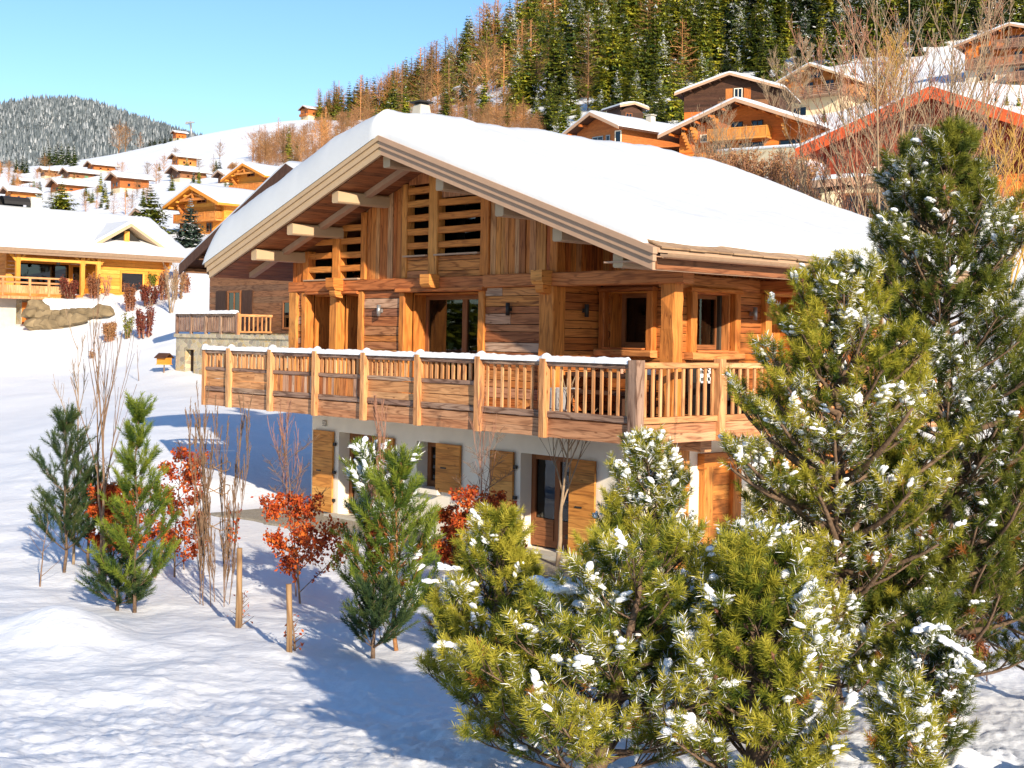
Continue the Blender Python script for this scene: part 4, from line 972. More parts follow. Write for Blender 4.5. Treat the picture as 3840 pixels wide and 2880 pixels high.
# bare branching: list of (points, radii)
def _x(): pass
def grow_bare(H_, spread, levels, nb, seed, r0=.03, rmin=.004, up=.5, t0=.15, fork=0, wig=.1, ratio=.55):
    rg = random.Random(seed); T = []; tips = []
    def go(p, d, L, r, lv):
        n = 5; pts = [p.copy()]; q = p.copy(); dd = d.copy()
        for k in range(n):
            dd = (dd + Vector((rg.uniform(-wig, wig), rg.uniform(-wig, wig), rg.uniform(-wig, wig) + up * .1))).normalized(); q = q + dd * (L / n); pts.append(q.copy())
        T.append((pts, [max(rmin, r * (1 - .8 * k / n)) for k in range(n + 1)])); tips.append((pts[-1], dd))
        if lv <= 0: return
        for j in range(nb):
            s = t0 + (1 - t0) * (j + rg.random()) / nb if lv == levels else rg.uniform(.25, .95)
            i = min(int(s * n), n - 1); b0 = pts[i].lerp(pts[i + 1], s * n - i)
            az = j * 2.4 + rg.uniform(-.6, .6); e = Vector((math.cos(az), math.sin(az), 0)) * spread
            d2 = (dd * .75 + e + Vector((0, 0, up * rg.uniform(.4, 1.2)))).normalized()
            go(b0, d2, L * ratio * rg.uniform(.6, 1.1) * (1.15 - .6 * s), r * .5 * (1.1 - .5 * s), lv - 1)
    if fork:
        for j in range(fork):
            az = j * 6.283 / fork + rg.uniform(-.4, .4); go(Vector((math.cos(az), math.sin(az), 0)) * .08 * fork * .3, Vector((math.cos(az) * spread * .45, math.sin(az) * spread * .45, 1)).normalized(), H_ * rg.uniform(.75, 1.05), r0 * rg.uniform(.7, 1), levels)
    else: go(Vector((0, 0, 0)), Vector((0, 0, 1)), H_, r0, levels)
    return T, tips
def tubes_mesh(T, name, mat, parent=None, n=4, mats=None):
    b = MB()
    for pts, rad in T: b.tube(pts, rad, n if rad[0] > .01 else 3, cap=False)
    return b.build(name, M[mat], parent)
def leaves(P, n, spread, size, seed, rg=None):
    rg = np.random.default_rng(seed); m = len(P)
    C = np.repeat(P, n, 0) + rg.normal(0, spread, (m * n, 3)); k = len(C)
    a = nrm(rg.normal(0, 1, (k, 3)) + np.array([0, 0, -.6])); u = nrm(np.cross(a, rg.normal(0, 1, (k, 3)))); s = size * rg.uniform(.6, 1.2, (k, 1))
    nn = np.cross(a, u) * s * .18
    V = np.stack([C, C + a * s * .5 + u * s * .32 + nn, C + a * s, C + a * s * .5 - u * s * .32 + nn], 1).reshape(-1, 3)
    return V, np.arange(k * 4).reshape(-1, 4), rg.random(k)
def along(T, per, lo=.3, maxr=1.0, seed=0):
    rg = random.Random(seed); out = []
    for pts, rad in T:
        if rad[0] > maxr: continue
        for _ in range(per):
            s = rg.uniform(lo, 1) * (len(pts) - 1); i = min(int(s), len(pts) - 2); out.append(pts[i].lerp(pts[i + 1], s - i)[:])
    return np.array(out)
def bare_tree(name, label, base, T, mat, cat='bare tree', group=None, n=4, rz=0.0):
    o = tubes_mesh(T, name, mat, None, n); o.location = base; o.rotation_euler = (0, 0, rz); tag(o, label, cat, group); return o
# spruce with drooping layered branches (one mesh, shared by copies)
def spruce_mesh(seed, whorls=24, nb=9, width=.19, mat='spruce', snow=.3, lean=.0, dens=1.0, drop=.35):
    """unit height; branches are fans of small leaf clumps, snow lies on some of them"""
    rg = np.random.default_rng(seed); V = []; Fc = []; rr = []; mi = []
    def quad(a, b, c, d, r, m):
        k = len(V); V.extend((a, b, c, d)); Fc.append((k, k + 1, k + 2, k + 3)); rr.append(r); mi.append(m)
    for i in range(whorls):
        f = (i + rg.random() * .6) / whorls; z = .04 + .95 * f
        L = width * (1 - f) ** .82 * rg.uniform(.75, 1.2) + .012
        n = max(4, int(nb * (1 - .45 * f)))
        for j in range(n):
            az = 6.283 * (j + rg.random() * .8) / n + i * 1.1; l = L * rg.uniform(.65, 1.2)
            d = np.array([math.cos(az), math.sin(az), 0]); s = np.array([-math.sin(az), math.cos(az), 0]); dr = drop * (1.15 - f) * rg.uniform(.6, 1.3)
            ns = 5 if l > .05 else 3; sn = rg.random() < snow * 1.0
            base_r = rg.uniform(.1, .75)
            for k in range(ns):
                t0, t1 = k / ns, (k + 1.25) / ns
                z0 = z - l * dr * t0 + l * .25 * t0 * t0; z1 = z - l * dr * t1 + l * .25 * t1 * t1
                for sg in (-1, 0, 1):
                    if rg.random() > .86 * dens: continue
                    off = s * sg * l * .34 * (1 - .55 * t0) * rg.uniform(.6, 1.2); w_ = l * .12 * (1.25 - .7 * t1) * rg.uniform(.7, 1.4)
                    p0 = d * l * t0 + np.array([0, 0, z0]); p1 = d * l * t1 * rg.uniform(.92, 1.05) + off + np.array([0, 0, z1 - abs(sg) * l * .12 + rg.uniform(-.006, .006)])
                    sd = s * w_ + d * (w_ * -sg * .6); tw = np.array([0, 0, rg.uniform(-.5, .5) * w_ - w_ * .5])
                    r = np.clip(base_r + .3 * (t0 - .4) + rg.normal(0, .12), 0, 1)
                    quad(p0 - sd * .5, p0 + sd * .5, p1 + sd + tw, p1 - sd + tw * 1.4, r, 0)
                    if sn and rg.random() < .75:
                        h = np.array([0, 0, .0045]); quad(p0 - sd * .3 + h, p0 + sd * .3 + h, p1 * .98 + sd * .7 + h + tw * .5, p1 * .98 - sd * .7 + h + tw * .5, .5, 1)
            # hanging twig curtain
            for k in range(2 if l > .04 else 1):
                t = rg.uniform(.35, .95); p = d * l * t + s * rg.uniform(-.2, .2) * l + np.array([0, 0, z - l * dr * t]); hgt_ = l * rg.uniform(.14, .3); w_ = l * .1
                quad(p - s * w_, p + s * w_, p + s * w_ * .3 - np.array([0, 0, hgt_]), p - s * w_ * .3 - np.array([0, 0, hgt_]), np.clip(base_r - .2, 0, 1), 0)
    for k in range(5):
        a0, a1 = 6.283 * k / 5, 6.283 * (k + 1) / 5; r = .009
        quad(np.array([r * math.cos(a0), r * math.sin(a0), -.02]), np.array([r * math.cos(a1), r * math.sin(a1), -.02]), np.array([.001, 0, .985]), np.array([.001, 0, .985]), .3, 2)
    return tri_mesh(None, np.array(V), np.array(Fc), [M[mat], M['snow_tree'], M['bark']], rr, mi)
def larch_mesh(seed, width=.16, mat='larch', n=70, birch=False):
    rg = np.random.default_rng(seed); V = []; Fc = []; rr = []; mi = []
    def strip(p, q, w0, w1, r, m=0):
        d = q - p; s = nrm(np.cross(d, rg.normal(0, 1, 3))); k = len(V); V.extend((p - s * w0, p + s * w0, q + s * w1, q - s * w1)); Fc.append((k, k + 1, k + 2, k + 3)); rr.append(r); mi.append(m)
    for k in range(4):
        a = 6.283 * k / 4; o = np.array([math.cos(a), math.sin(a), 0]) * .004; strip(o, np.array([rg.uniform(-.01, .01), 0, .97]), .005, .0015, .35)
    for i in range(n):
        f = (i + rg.random()) / n; z = .12 + .86 * f; L = (width * (1 - f) ** .7 if not birch else width * 1.25 * math.sin(math.pi * min(1, .1 + .9 * f)) ** .7) * rg.uniform(.6, 1.15) + .015
        az = i * 2.4 + rg.random(); e = rg.uniform(.15, .55) if not birch else rg.uniform(.7, 1.2)
        d = np.array([math.cos(az) * math.cos(e), math.sin(az) * math.cos(e), math.sin(e)]); p = np.array([0, 0, z * (1 if not birch else .8)]); q = p + d * L; strip(p, q, .0028, .001, rg.uniform(.4, .9))
        for j in range(9):
            t = rg.uniform(.2, 1); p2 = p + d * L * t; q2 = p2 + (d * .6 + rg.normal(0, .6, 3) + np.array([0, 0, .35])) * L * rg.uniform(.2, .42); strip(p2, q2, .0016, .0007, rg.uniform(0, .8))
    return tri_mesh(None, np.array(V), np.array(Fc), [M[mat]], rr, mi)
def place(me, name, label, cat, base, h, rz=None, group=None, wid=1.0):
    o = bpy.data.objects.new(name, me); COL.objects.link(o); o.location = base; o.scale = (h * wid, h * wid, h); o.rotation_euler = (R.uniform(-.02, .02), R.uniform(-.02, .02), R.random() * 6.28 if rz is None else rz)
    tag(o, label, cat, group); return o
SPR = [spruce_mesh(100 + i, 23 + i % 3, 9, .17 + .02 * (i % 3), 'spruce', (.03, .06, .45)[i % 3]) for i in range(5)]
SPD = [spruce_mesh(200 + i, 24, 9, .17, 'spruce_dark', .32) for i in range(3)]
SPB = spruce_mesh(300, 20, 10, .24, 'spruce_blue', .35, drop=.1)
SPW = spruce_mesh(301, 20, 11, .27, 'spruce', .1, drop=.25)
LAR = [larch_mesh(400 + i) for i in range(3)]
BIR = [larch_mesh(410 + i, .2, 'larch', 60, True) for i in range(2)]
M['w_amber'] = wood('wood_amber', [(.6, .24, .05), (.5, .19, .04), (.66, .3, .07)], grain=.3, knots=False, stain=.2)
# ------------------------------------------------------------------ the other chalets
def chalet(label, apex, d, yaw, w_, L_, hb, hw_, pitch, oh=1.2, ohs=1.0, wall='w_brown', base='cream', trim='taupe', feats=(), snow=.35, foot=3.0, barge=.3, name='chalet', fine=True, chim=(), group=None, front=None):
    a = U(apex[0], apex[1], d); ya = math.radians(yaw); top = hb + hw_ + pitch * w_ / 2 + .25
    ey = Vector((-math.sin(ya), math.cos(ya), 0))
    o = a + ey * oh; o.z = a.z - top - snow
    t = empty(name, o, ya); tag(t, label, 'chalet' if name == 'chalet' else name.replace('_', ' '), group)
    h = w_ / 2; ze = hb + hw_
    if hb > 0 or foot:
        b = MB(); b.box(-h + .05, h - .05, .05, L_ - .05, -foot, hb + .02); b.build('base_wall', M[base], t)
    def gh(x): return ze + pitch * (h - abs(x))
    b = MB(); z = hb; st = .3 if fine else .9
    while z < ze + pitch * h - .05:
        z1 = min(z + st, ze + pitch * h - .02)
        x1 = h if z1 <= ze else h - (max(z1, ze) - ze) / pitch; x0 = h if z <= ze else h - (z - ze) / pitch
        if x1 > .05: b.prism([(-x0, z + .006), (x0, z + .006), (x1, z1), (-x1, z1)], 0, .2, None, 0, 'x'); b.prism([(-x0, z + .006), (x0, z + .006), (x1, z1), (-x1, z1)], L_ - .2, L_, None, 0, 'x')
        z = z1
    z = hb
    while z < ze - .02:
        z1 = min(z + st, ze)
        for s in (-1, 1): b.box(*((h - .2, h) if s > 0 else (-h, -h + .2)), .205, L_ - .205, z + .006, z1, 'y')
        z = z1
    b.build('wall', M[wall], t)
    def zr(x): return ze + .25 + pitch * (h - abs(x))
    xe = h + ohs
    b = MB(); b.prism([(-xe, zr(xe) - .22), (0, zr(0) - .22), (xe, zr(xe) - .22), (xe, zr(xe)), (0, zr(0)), (-xe, zr(xe))], -oh, L_ + oh, .4)
    rf = b.build('roof', M['w_dark' if trim == 'taupe' else trim], t)
    for s in (-1, 1):
        b = MB(); P = [(s * (xe + .02), zr(xe) - barge), (0, zr(0) - barge), (0, zr(0) + .03), (s * (xe + .02), zr(xe) + .03)]
        b.prism(P if s < 0 else P[::-1], -oh - .07, -oh - .005, .5); b.build('barge_board', M[trim], rf)
    if fine:
        n = max(2, int(w_ / 2.4))
        for k in range(-n, n + 1):
            x = k * (h + .2) / n; b = MB(); b.beam((x, -oh + .15, zr(x) - .36), (x, 0, zr(x) - .36), .2, .24); b.build('purlin', M[front or wall], t)
    if snow:
        b = MB(); k0 = R.random() * 90; ln = L_ + 2 * oh + .06
        ed = [0, .01, .08, .2, .4]; X = [-xe - .02 + q for q in ed] + list(np.linspace(-xe + .8, xe - .8, 19)) + [xe + .02 - q for q in ed[::-1]]
        Y_ = ed + list(np.linspace(.9, ln - .9, 9)) + [ln - q for q in ed[::-1]]; nx_, ny_ = len(X), len(Y_)
        for y in Y_:
            for xx in X:
                yy = -oh - .05 + y; q = min(xe + .02 - abs(xx), y, ln - y); e = min(1, q / .35); e = math.sqrt(max(0, 1 - (1 - e) ** 2))
                b.v.append((xx, yy, zr(xx) + .012 + snow * e * (1 + .4 * float(fbm(np.array([xx * .6 + k0]), np.array([yy * .6]), 3, 2)[0])) - .12 * e * math.exp(-(xx / .5) ** 2)))
        for i in range(ny_ - 1):
            for k in range(nx_ - 1): q = i * nx_ + k; b.face([q, q + 1, q + nx_ + 1, q + nx_], None, .5, 0, True)
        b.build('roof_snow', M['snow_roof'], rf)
    def bx(b, f, a0, a1, c0, c1, z0, z1, g=None, mat=0):
        """box on face f: a along the face, c outwards"""
        g = g or ('z' if z1 - z0 > a1 - a0 else 'a')
        if f == 'f': b.box(a0, a1, -c1, -c0, z0, z1, 'x' if g == 'a' else g, mat=mat)
        elif f == 'r': b.box(h + c0, h + c1, a0, a1, z0, z1, 'y' if g == 'a' else g, mat=mat)
    for ft in feats:
        k, f = ft[0], ft[1]
        if k in ('win', 'door'):
            a0, z0, ww, hh = ft[2:6]; fm = ft[6] if len(ft) > 6 else 'w_frame'; pm = ft[7] if len(ft) > 7 else 'glass_dark'
            b = MB(); fw = .1
            bx(b, f, a0, a0 + fw, -.05, .06, z0, z0 + hh); bx(b, f, a0 + ww - fw, a0 + ww, -.05, .06, z0, z0 + hh); bx(b, f, a0 + fw, a0 + ww - fw, -.05, .06, z0 + hh - fw, z0 + hh); bx(b, f, a0 + fw, a0 + ww - fw, -.05, .06, z0, z0 + fw)
            if ww > .9: bx(b, f, a0 + ww / 2 - .04, a0 + ww / 2 + .04, -.05, .05, z0 + fw, z0 + hh - fw)
            wn = b.build('window' if k == 'win' else 'door', M[fm], t)
            g = MB(); bx(g, f, a0 + fw, a0 + ww - fw, .005, .02, z0 + fw, z0 + hh - fw); bx(g, f, a0 + fw, a0 + ww - fw, .001, .004, z0 + fw, z0 + hh - fw, mat=1)
            g.build('pane', [M[pm], M['dark']], wn)
        elif k == 'shut':
            a0, z0, ww, hh = ft[2:6]; b = MB(); bx(b, f, a0, a0 + ww, .0, .05, z0, z0 + hh); b.build('shutter', M[ft[6] if len(ft) > 6 else 'w_dark'], t)
        elif k == 'band':
            a0, a1, z0, z1 = ft[2:6]; b = MB(); bx(b, f, a0, a1, .0, .07, z0, z1); b.build('wall_panel', M[ft[6]], t)
        elif k == 'balc':
            a0, a1, z0, dep, hh, mt, style = ft[2:9]
            bl_ = empty('balcony', (0, 0, 0)); bl_.parent = t
            b = MB(); bx(b, f, a0, a1, .01, dep, z0 - .18, z0); b.build('deck', M[mt], bl_)
            b = MB(); bx(b, f, a0, a1, dep - .09, dep, z0 + hh - .1, z0 + hh); bx(b, f, a0, a1, dep - .08, dep - .02, z0 + .05, z0 + .14)
            for q in (a0, a1 - .08): bx(b, f, q, q + .08, .02, dep - .1, z0 + hh - .1, z0 + hh, 'z')
            b.build('handrail', M[mt], bl_)
            n = max(2, int((a1 - a0) / 1.6)) + 1
            for i in range(n):
                b = MB(); q = a0 + (a1 - a0 - .12) * i / (n - 1); bx(b, f, q, q + .12, dep - .11, dep + .01, z0 - .18, z0 + hh + .02, 'z'); b.build('railing_post', M[mt], bl_)
            b = MB(); st_ = .16 if style == 'slat' else .3
            if style == 'board':
                q = a0
                while q < a1 - .02: bx(b, f, q + .004, min(q + .2, a1) - .004, dep - .06, dep - .03, z0 - .1, z0 + hh - .12, 'z'); q += .2
            elif style == 'slat':
                q = a0 + .1
                while q < a1 - .1: bx(b, f, q, q + .08, dep - .06, dep - .03, z0 + .14, z0 + hh - .1, 'z'); q += st_
            else:
                for i in range(4): bx(b, f, a0, a1, dep - .06, dep - .03, z0 + .12 + .22 * i, z0 + .24 + .22 * i, 'a')
            for q in (a0 + .02, a1 - .06):
                if f == 'f': b.box(q, q + .03, -dep + .1, -.02, z0 + .05, z0 + hh - .1, 'z')
                else: b.box(h + .02, h + dep - .1, q, q + .03, z0 + .05, z0 + hh - .1, 'z')
            b.build('infill', M[mt], bl_)
        elif k == 'brk':
            a0, z0, out, mt = ft[2:6]; b = MB()
            for i in range(5): bx(b, f, a0 - .12, a0 + .12, .0, out * (i + 1) / 5, z0 + .28 * i + .004, z0 + .28 * (i + 1), 'z')
            b.build('bracket', M[mt], t)
        elif k == 'truss':
            mt = ft[2]; b = MB(); zt_ = zr(0) - .5; s = min(2.2, h * .55)
            b.beam((-s, -oh + .3, zr(s) - .5), (s, -oh + .3, zr(s) - .5), .22, .26); b.beam((0, -oh + .3, zr(s) - .5), (0, -oh + .3, zt_), .22, .22, up=(1, 0, 0))
            for sg in (-1, 1): b.beam((sg * s * .8, -oh + .3, zr(s) - .4), (sg * .1, -oh + .3, zr(.1) - .7), .16, .18)
            b.build('truss', M[mt], t)
    for (x, y, ww, hh) in chim:
        b = MB(); z0 = zr(x) - .3; b.box(x - ww / 2, x + ww / 2, y - ww / 2, y + ww / 2, z0, z0 + hh); c = b.build('chimney', M['concrete'], t)
        b = MB(); b.box(x - ww * .62, x + ww * .62, y - ww * .62, y + ww * .62, z0 + hh + .12, z0 + hh + .2); b.box(x - ww * .4, x + ww * .4, y - ww * .4, y + ww * .4, z0 + hh, z0 + hh + .12); b.build('cap', M['concrete'], c)
    return t
chalet('reddish brown chalet with snowy roof just above the white roof of the big chalet', (2212, 408), 135, -50, 6.6, 13, 2.4, 3.0, .44, 1.3, .9, 'w_brown', 'cream', 'taupe',
       [('win', 'f', -2.6, 2.6, .8, 1.5, 'plaster'), ('win', 'f', -.9, 2.7, 1.6, 2.1, 'grey_metal'), ('win', 'f', 1.1, 2.7, .6, 2.1, 'grey_metal'), ('win', 'f', 2.4, 3.8, .9, 1.3, 'plaster'), ('balc', 'f', -1.6, 1.9, 2.6, 1.0, .95, 'iron', 'slat'),
        ('win', 'r', 3, 2.9, 1.2, 1.1), ('win', 'r', 7, 2.9, 1.2, 1.1)], chim=((1.5, 6, .7, 1.2),))
chalet('dark weathered chalet with wide flat gable, at the forest edge behind a round bare tree', (2735, 262), 172, -22, 12.5, 9, 2.2, 2.4, .32, 1.2, 1.0, 'w_dark', 'w_rust', 'taupe',
       [('win', 'f', .4, 3.0, 1.1, 2.0, 'plaster', 'glass'), ('shut', 'f', -.7, 3.0, .9, 2.0, 'w_brown'), ('shut', 'f', 1.7, 3.0, .9, 2.0, 'w_brown'), ('balc', 'f', -1.5, 5, 2.3, 1.0, .9, 'w_log', 'board'), ('win', 'f', 2.8, .4, 1.4, 1.6)])
chalet('bright orange chalet with carved brackets and a small upper balcony', (2757, 355), 128, -33, 13.6, 12, .6, 2.75, .37, 2.0, 1.4, 'w_rust', 'w_rust', 'taupe',
       [('balc', 'f', -3.2, 3.0, 2.45, 1.3, 1.0, 'w_amber', 'board'), ('win', 'f', -1.2, 2.5, 1.2, 1.7, 'w_dark'), ('win', 'f', .9, 2.5, 1.2, 1.7, 'w_dark'), ('win', 'f', -4.5, 2.4, .9, .8, 'plaster', 'glass'), ('win', 'f', -3.4, .75, 2.2, 1.35, 'w_dark'), ('win', 'f', -.4, .75, 2.6, 1.35, 'w_dark', 'glass'), ('win', 'f', 3.8, .75, 2.0, 1.35, 'w_dark'),
        ('brk', 'f', -5.8, 1.9, 1.4, 'w_amber'), ('brk', 'f', -4.9, 2.4, 1.4, 'w_amber'), ('brk', 'f', -2.6, 3.4, 1.5, 'w_amber'), ('brk', 'f', 4.6, 2.1, 1.4, 'w_amber'), ('balc', 'f', -6.6, 6.8, .1, 1.6, .95, 'w_amber', 'board')])
chalet('honey coloured wooden chalet on a cream plaster ground floor, high on the right slope', (3035, 228), 188, -40, 9.6, 10, 4.4, 2.2, .42, 1.8, 1.1, 'w_honey', 'cream', 'taupe_light',
       [('balc', 'f', -5.0, 4.9, 4.4, 2.0, 1.2, 'w_railgrey', 'rail'), ('win', 'f', -1.6, 4.6, 1.4, 2.0), ('win', 'f', 1.6, 4.6, 1.4, 2.0), ('win', 'f', -.9, 7.0, 1.8, .9), ('balc', 'r', .2, 8, 4.4, 1.6, 1.2, 'w_rail', 'rail'), ('win', 'f', -3.4, 1.0, 2.2, 2.2, 'cream')], chim=((2.6, 4, .8, 1.4),))
chalet('large red painted chalet behind the leafless trees at the right', (3490, 306), 84, -30, 14.6, 12, 2.5, 3.4, .40, 2.4, 1.4, 'w_red_shade', 'w_red_shade', 'w_red',
       [('win', 'f', -2.2, 6.2, 1.6, .9, 'plaster', 'glass'), ('win', 'f', 1.6, 6.2, 1.6, .9, 'w_red'), ('win', 'f', -4.6, 3.0, 1.4, 1.5, 'plaster'), ('win', 'f', -1.8, 2.9, 1.2, 2.0), ('balc', 'f', -6.8, 6.8, 2.4, 1.5, 1.0, 'w_rust', 'board'), ('win', 'f', 2, 3.0, 2.2, 2.0), ('win', 'f', -5, .3, 2.0, 1.8)], barge=.75, snow=.3)
chalet('tall chalet with three balconies over grey concrete, top right corner', (3785, 78), 183, -35, 13, 12, 2.3, 3.3, .30, 1.9, 1.0, 'w_rust', 'concrete', 'taupe',
       [('balc', 'f', -2.2, 4.4, 4.75, 1.4, 1.1, 'w_railgrey', 'slat'), ('win', 'f', -1.0, 4.85, 2.6, 1.7), ('win', 'f', -4.6, 4.3, 1.6, 1.1, 'w_frame', 'glass'), ('balc', 'f', -6.0, 6.4, 2.4, 1.4, 1.1, 'w_railgrey', 'slat'), ('win', 'f', -5.4, 2.5, 1.8, 1.5), ('win', 'f', .2, 2.5, 1.2, 1.8, 'w_frame', 'glass'), ('win', 'f', 1.8, 2.5, 1.2, 1.8, 'w_frame', 'glass'), ('win', 'f', -4.6, .5, 2.4, 1.3, 'plaster', 'glass'), ('balc', 'f', -.4, 6.4, .1, 1.4, 1.1, 'w_railgrey', 'slat'), ('win', 'f', .3, .2, 3, 1.7)])
chalet('dark shed with a bluish snow roof among the spruces', (2380, 376), 175, 25, 3.4, 4, .3, 2.4, .25, .6, .5, 'w_dark', 'concrete', 'taupe', [('win', 'f', -1, .6, 1, 1.4)], snow=.25, name='shed', fine=False)
# village on the slope at the left
VIL = [   # apex, ground line, width in the photograph, colours, label
 ((645, 568), 636, 122, 'w_honey', 'brown gabled chalet standing highest on the open snow slope of the village'),
 ((642, 614), 684, 172, 'w_log', 'dark wooden chalet with long snowy roof below the highest village chalet'),
 ((328, 597), 650, 132, 'w_brown', 'brown chalet with a lit gable at the upper left of the village'),
 ((148, 620), 672, 95, 'w_log', 'grey brown chalet at the left end of the village row'),
 ((235, 622), 680, 152, 'w_log', 'weathered chalet with a green window shutter in the village row'),
 ((416, 637), 728, 182, 'w_brown', 'brown chalet with pale ground floor in the middle of the village'),
 ((193, 662), 728, 200, 'w_brown', 'low brown chalet behind the big round spruce'),
 ((817, 630), 690, 70, 'w_log', 'small dark chalet beside the yellow timber houses'),
 ((872, 602), 640, 60, 'w_brown', 'small brown chalet peeping out above the upper yellow timber house'),
 ((509, 768), 815, 70, 'w_dark', 'dark little gable behind the pointed spruce'),
 ((366, 796), 825, 90, 'w_dark', 'dark low gable poking out of the snow behind the left roof'),
 ((66, 660), 692, 60, 'w_log', 'small pale shed at the far left of the village'),
 ((12, 690), 768, 120, 'w_honey', 'long yellowish house cut by the left edge of the photo'),
 ((648, 486), 514, 66, 'w_rust', 'tiny orange hut on the skyline beside the ski lift pylon'),
 ((1135, 392), 436, 112, 'w_brown', 'brown hut on the snowy skyline, left of the forest'),
]
for a, by, wp, wl, lab in VIL:
    q = at(a[0], by, 100); d = q.y; H_ = hgt(q, a[1]); w_ = max(3.2, (wp * d / F - 2) / 1.72); L_ = w_ * 1.4
    hh = max(2.2, H_ - .6 - .2 * w_); hb, hw_ = hh * .38, hh * .62; u = hw_ / 3.2
    f = [('win', 'f', -w_ * .3, hb + .35 * u, w_ * .2, 1.3 * u), ('win', 'f', w_ * .08, hb + .35 * u, w_ * .22, 1.6 * u), ('win', 'r', L_ * .25, hb + .5 * u, w_ * .16, 1.1 * u), ('win', 'r', L_ * .6, hb + .5 * u, w_ * .16, 1.1 * u)]
    if w_ >= 6: f += [('balc', 'f', -w_ * .45, w_ * .45, hb + .1, .9, .9 * u, wl, 'board'), ('win', 'f', -.6, hb + hw_, 1.2, .8), ('win', 'f', -w_ * .3, hb * .3, w_ * .14, hb * .5, 'cream')]
    if 'green' in lab:
        M['green'] = plain('green_paint', (.03, .3, .17), .6); f += [('shut', 'r', L_ * .58, hb + .4 * u, w_ * .2, 1.3 * u, 'green')]
    chalet(lab, a, d, -50, w_, L_, hb, hw_, .4, .9, .8, wl, 'cream', 'taupe', f, snow=.4, fine=False, foot=5, chim=((w_ * .15, L_ * .55, .7, 1.1),) if w_ >= 7 else ())
q1 = at(663, 878, 80); q2 = at(880, 752, 90)
for lab, ap, q in (('yellow timber chalet with a blue spruce before it, above the left houses', (714, 681), q1), ('upper yellow timber chalet with an open gable truss, partly behind the dark chalet roof', (910, 602), q2)):
    H_ = hgt(q, ap[1]); k = H_ / 7.2
    chalet(lab, ap, q.y - 2 * k, -42, 10.4 * k, 9.5 * k, .6 * k, 4.1 * k, .4, 1.9 * k, 1.3 * k, 'w_yellow', 'w_yellow', 'w_yellow',
       [('truss', 'f', 'w_honey'), ('win', 'f', -1.1 * k, 4.9 * k, 2.2 * k, 1.1 * k), ('balc', 'f', -5 * k, 4.8 * k, 2.5 * k, 1.2 * k, 1.0 * k, 'w_honey', 'board'), ('win', 'f', -2.6 * k, .6 * k, 1.6 * k, 1.8 * k), ('win', 'f', 1.2 * k, .8 * k, 1.4 * k, 1.4 * k), ('win', 'r', 3 * k, 1.4 * k, 1.2 * k, 1.2 * k),
        ('brk', 'f', -4.2 * k, 3.0 * k, 1.2 * k, 'w_honey'), ('brk', 'f', 4.2 * k, 3.0 * k, 1.2 * k, 'w_honey')], foot=4, snow=.4)
# dark chalet just behind, on its stone terrace
D = chalet('dark log chalet with stone terrace and grey railing, left behind the big chalet', (1075, 592), 62, -47.5, 19.0, 12, .3, 3.4, .445, 1.5, .4, 'w_log', 'stone', 'w_dark',
           [('win', 'f', -7.6, .35, 1.3, 2.1, 'w_frame'), ('shut', 'f', -8.75, .4, 1.0, 2.05, 'w_dark'), ('shut', 'f', -6.2, .4, 1.0, 2.05, 'w_dark'), ('win', 'f', -2.4, .5, 1.3, 1.4)], snow=.3, foot=.1, barge=.5)
b = MB(); b.box(-9.3, -8.3, -2.0, .0, -3.4, .12); b.box(-7.45, 4, -2.0, 0, -3.4, .12); b.box(-8.3, -7.45, -2.0, 0, -.6, .12); b.box(-9.3, 4, 0, 11, -3.4, .08); b.box(-9.4, 4.05, -2.08, -1.99, .02, .2)
b.build('terrace_base', M['stone'], D)
b = MB(); b.box(-8.28, -7.47, -1.7, -1.6, -3.0, -.62, 'z'); b.build('door', M['w_dark'], D)
rl = empty('terrace_railing', (0, 0, 0)); rl.parent = D
def tr_(a, c, ax, n, mt):
    for k in range(n + 1):
        q = a + (c - a) * k / n; b = MB(); (b.box(q - .07, q + .07, -2.02, -1.88, .12, 1.28, 'z') if ax == 'x' else b.box(-3.47, -3.33, q - .07, q + .07, .12, 1.24, 'z')); b.build('railing_post', M[mt], rl)
    b = MB()
    if ax == 'x': b.box(a, c, -2.0, -1.9, 1.12, 1.24, 'x'); b.box(a, c, -1.98, -1.92, .3, .38, 'x')
    else: b.box(-3.45, -3.35, a, c, 1.08, 1.2, 'y'); b.box(-3.43, -3.37, a, c, .3, .38, 'y')
    b.build('handrail', M[mt], rl)
    b = MB(); q = a + .1
    while q < c - .08:
        (b.box(q, q + .09, -1.97, -1.93, .38, 1.12, 'z') if ax == 'x' else b.box(-3.42, -3.38, q, q + .07, .38, 1.08, 'z')); q += .17 if ax == 'x' else .24
    b.build('slats', M[mt], rl)
tr_(-9.3, -3.4, 'x', 4, 'w_railgrey'); tr_(-1.9, 1.4, 'y', 1, 'w_rail')
b = ridge_snow(-9.35, -3.35, [], y=-1.95, z=1.235, w_=.16, h_=.14, n=80); b.build('rail_snow', M['snow_tree'], rl)
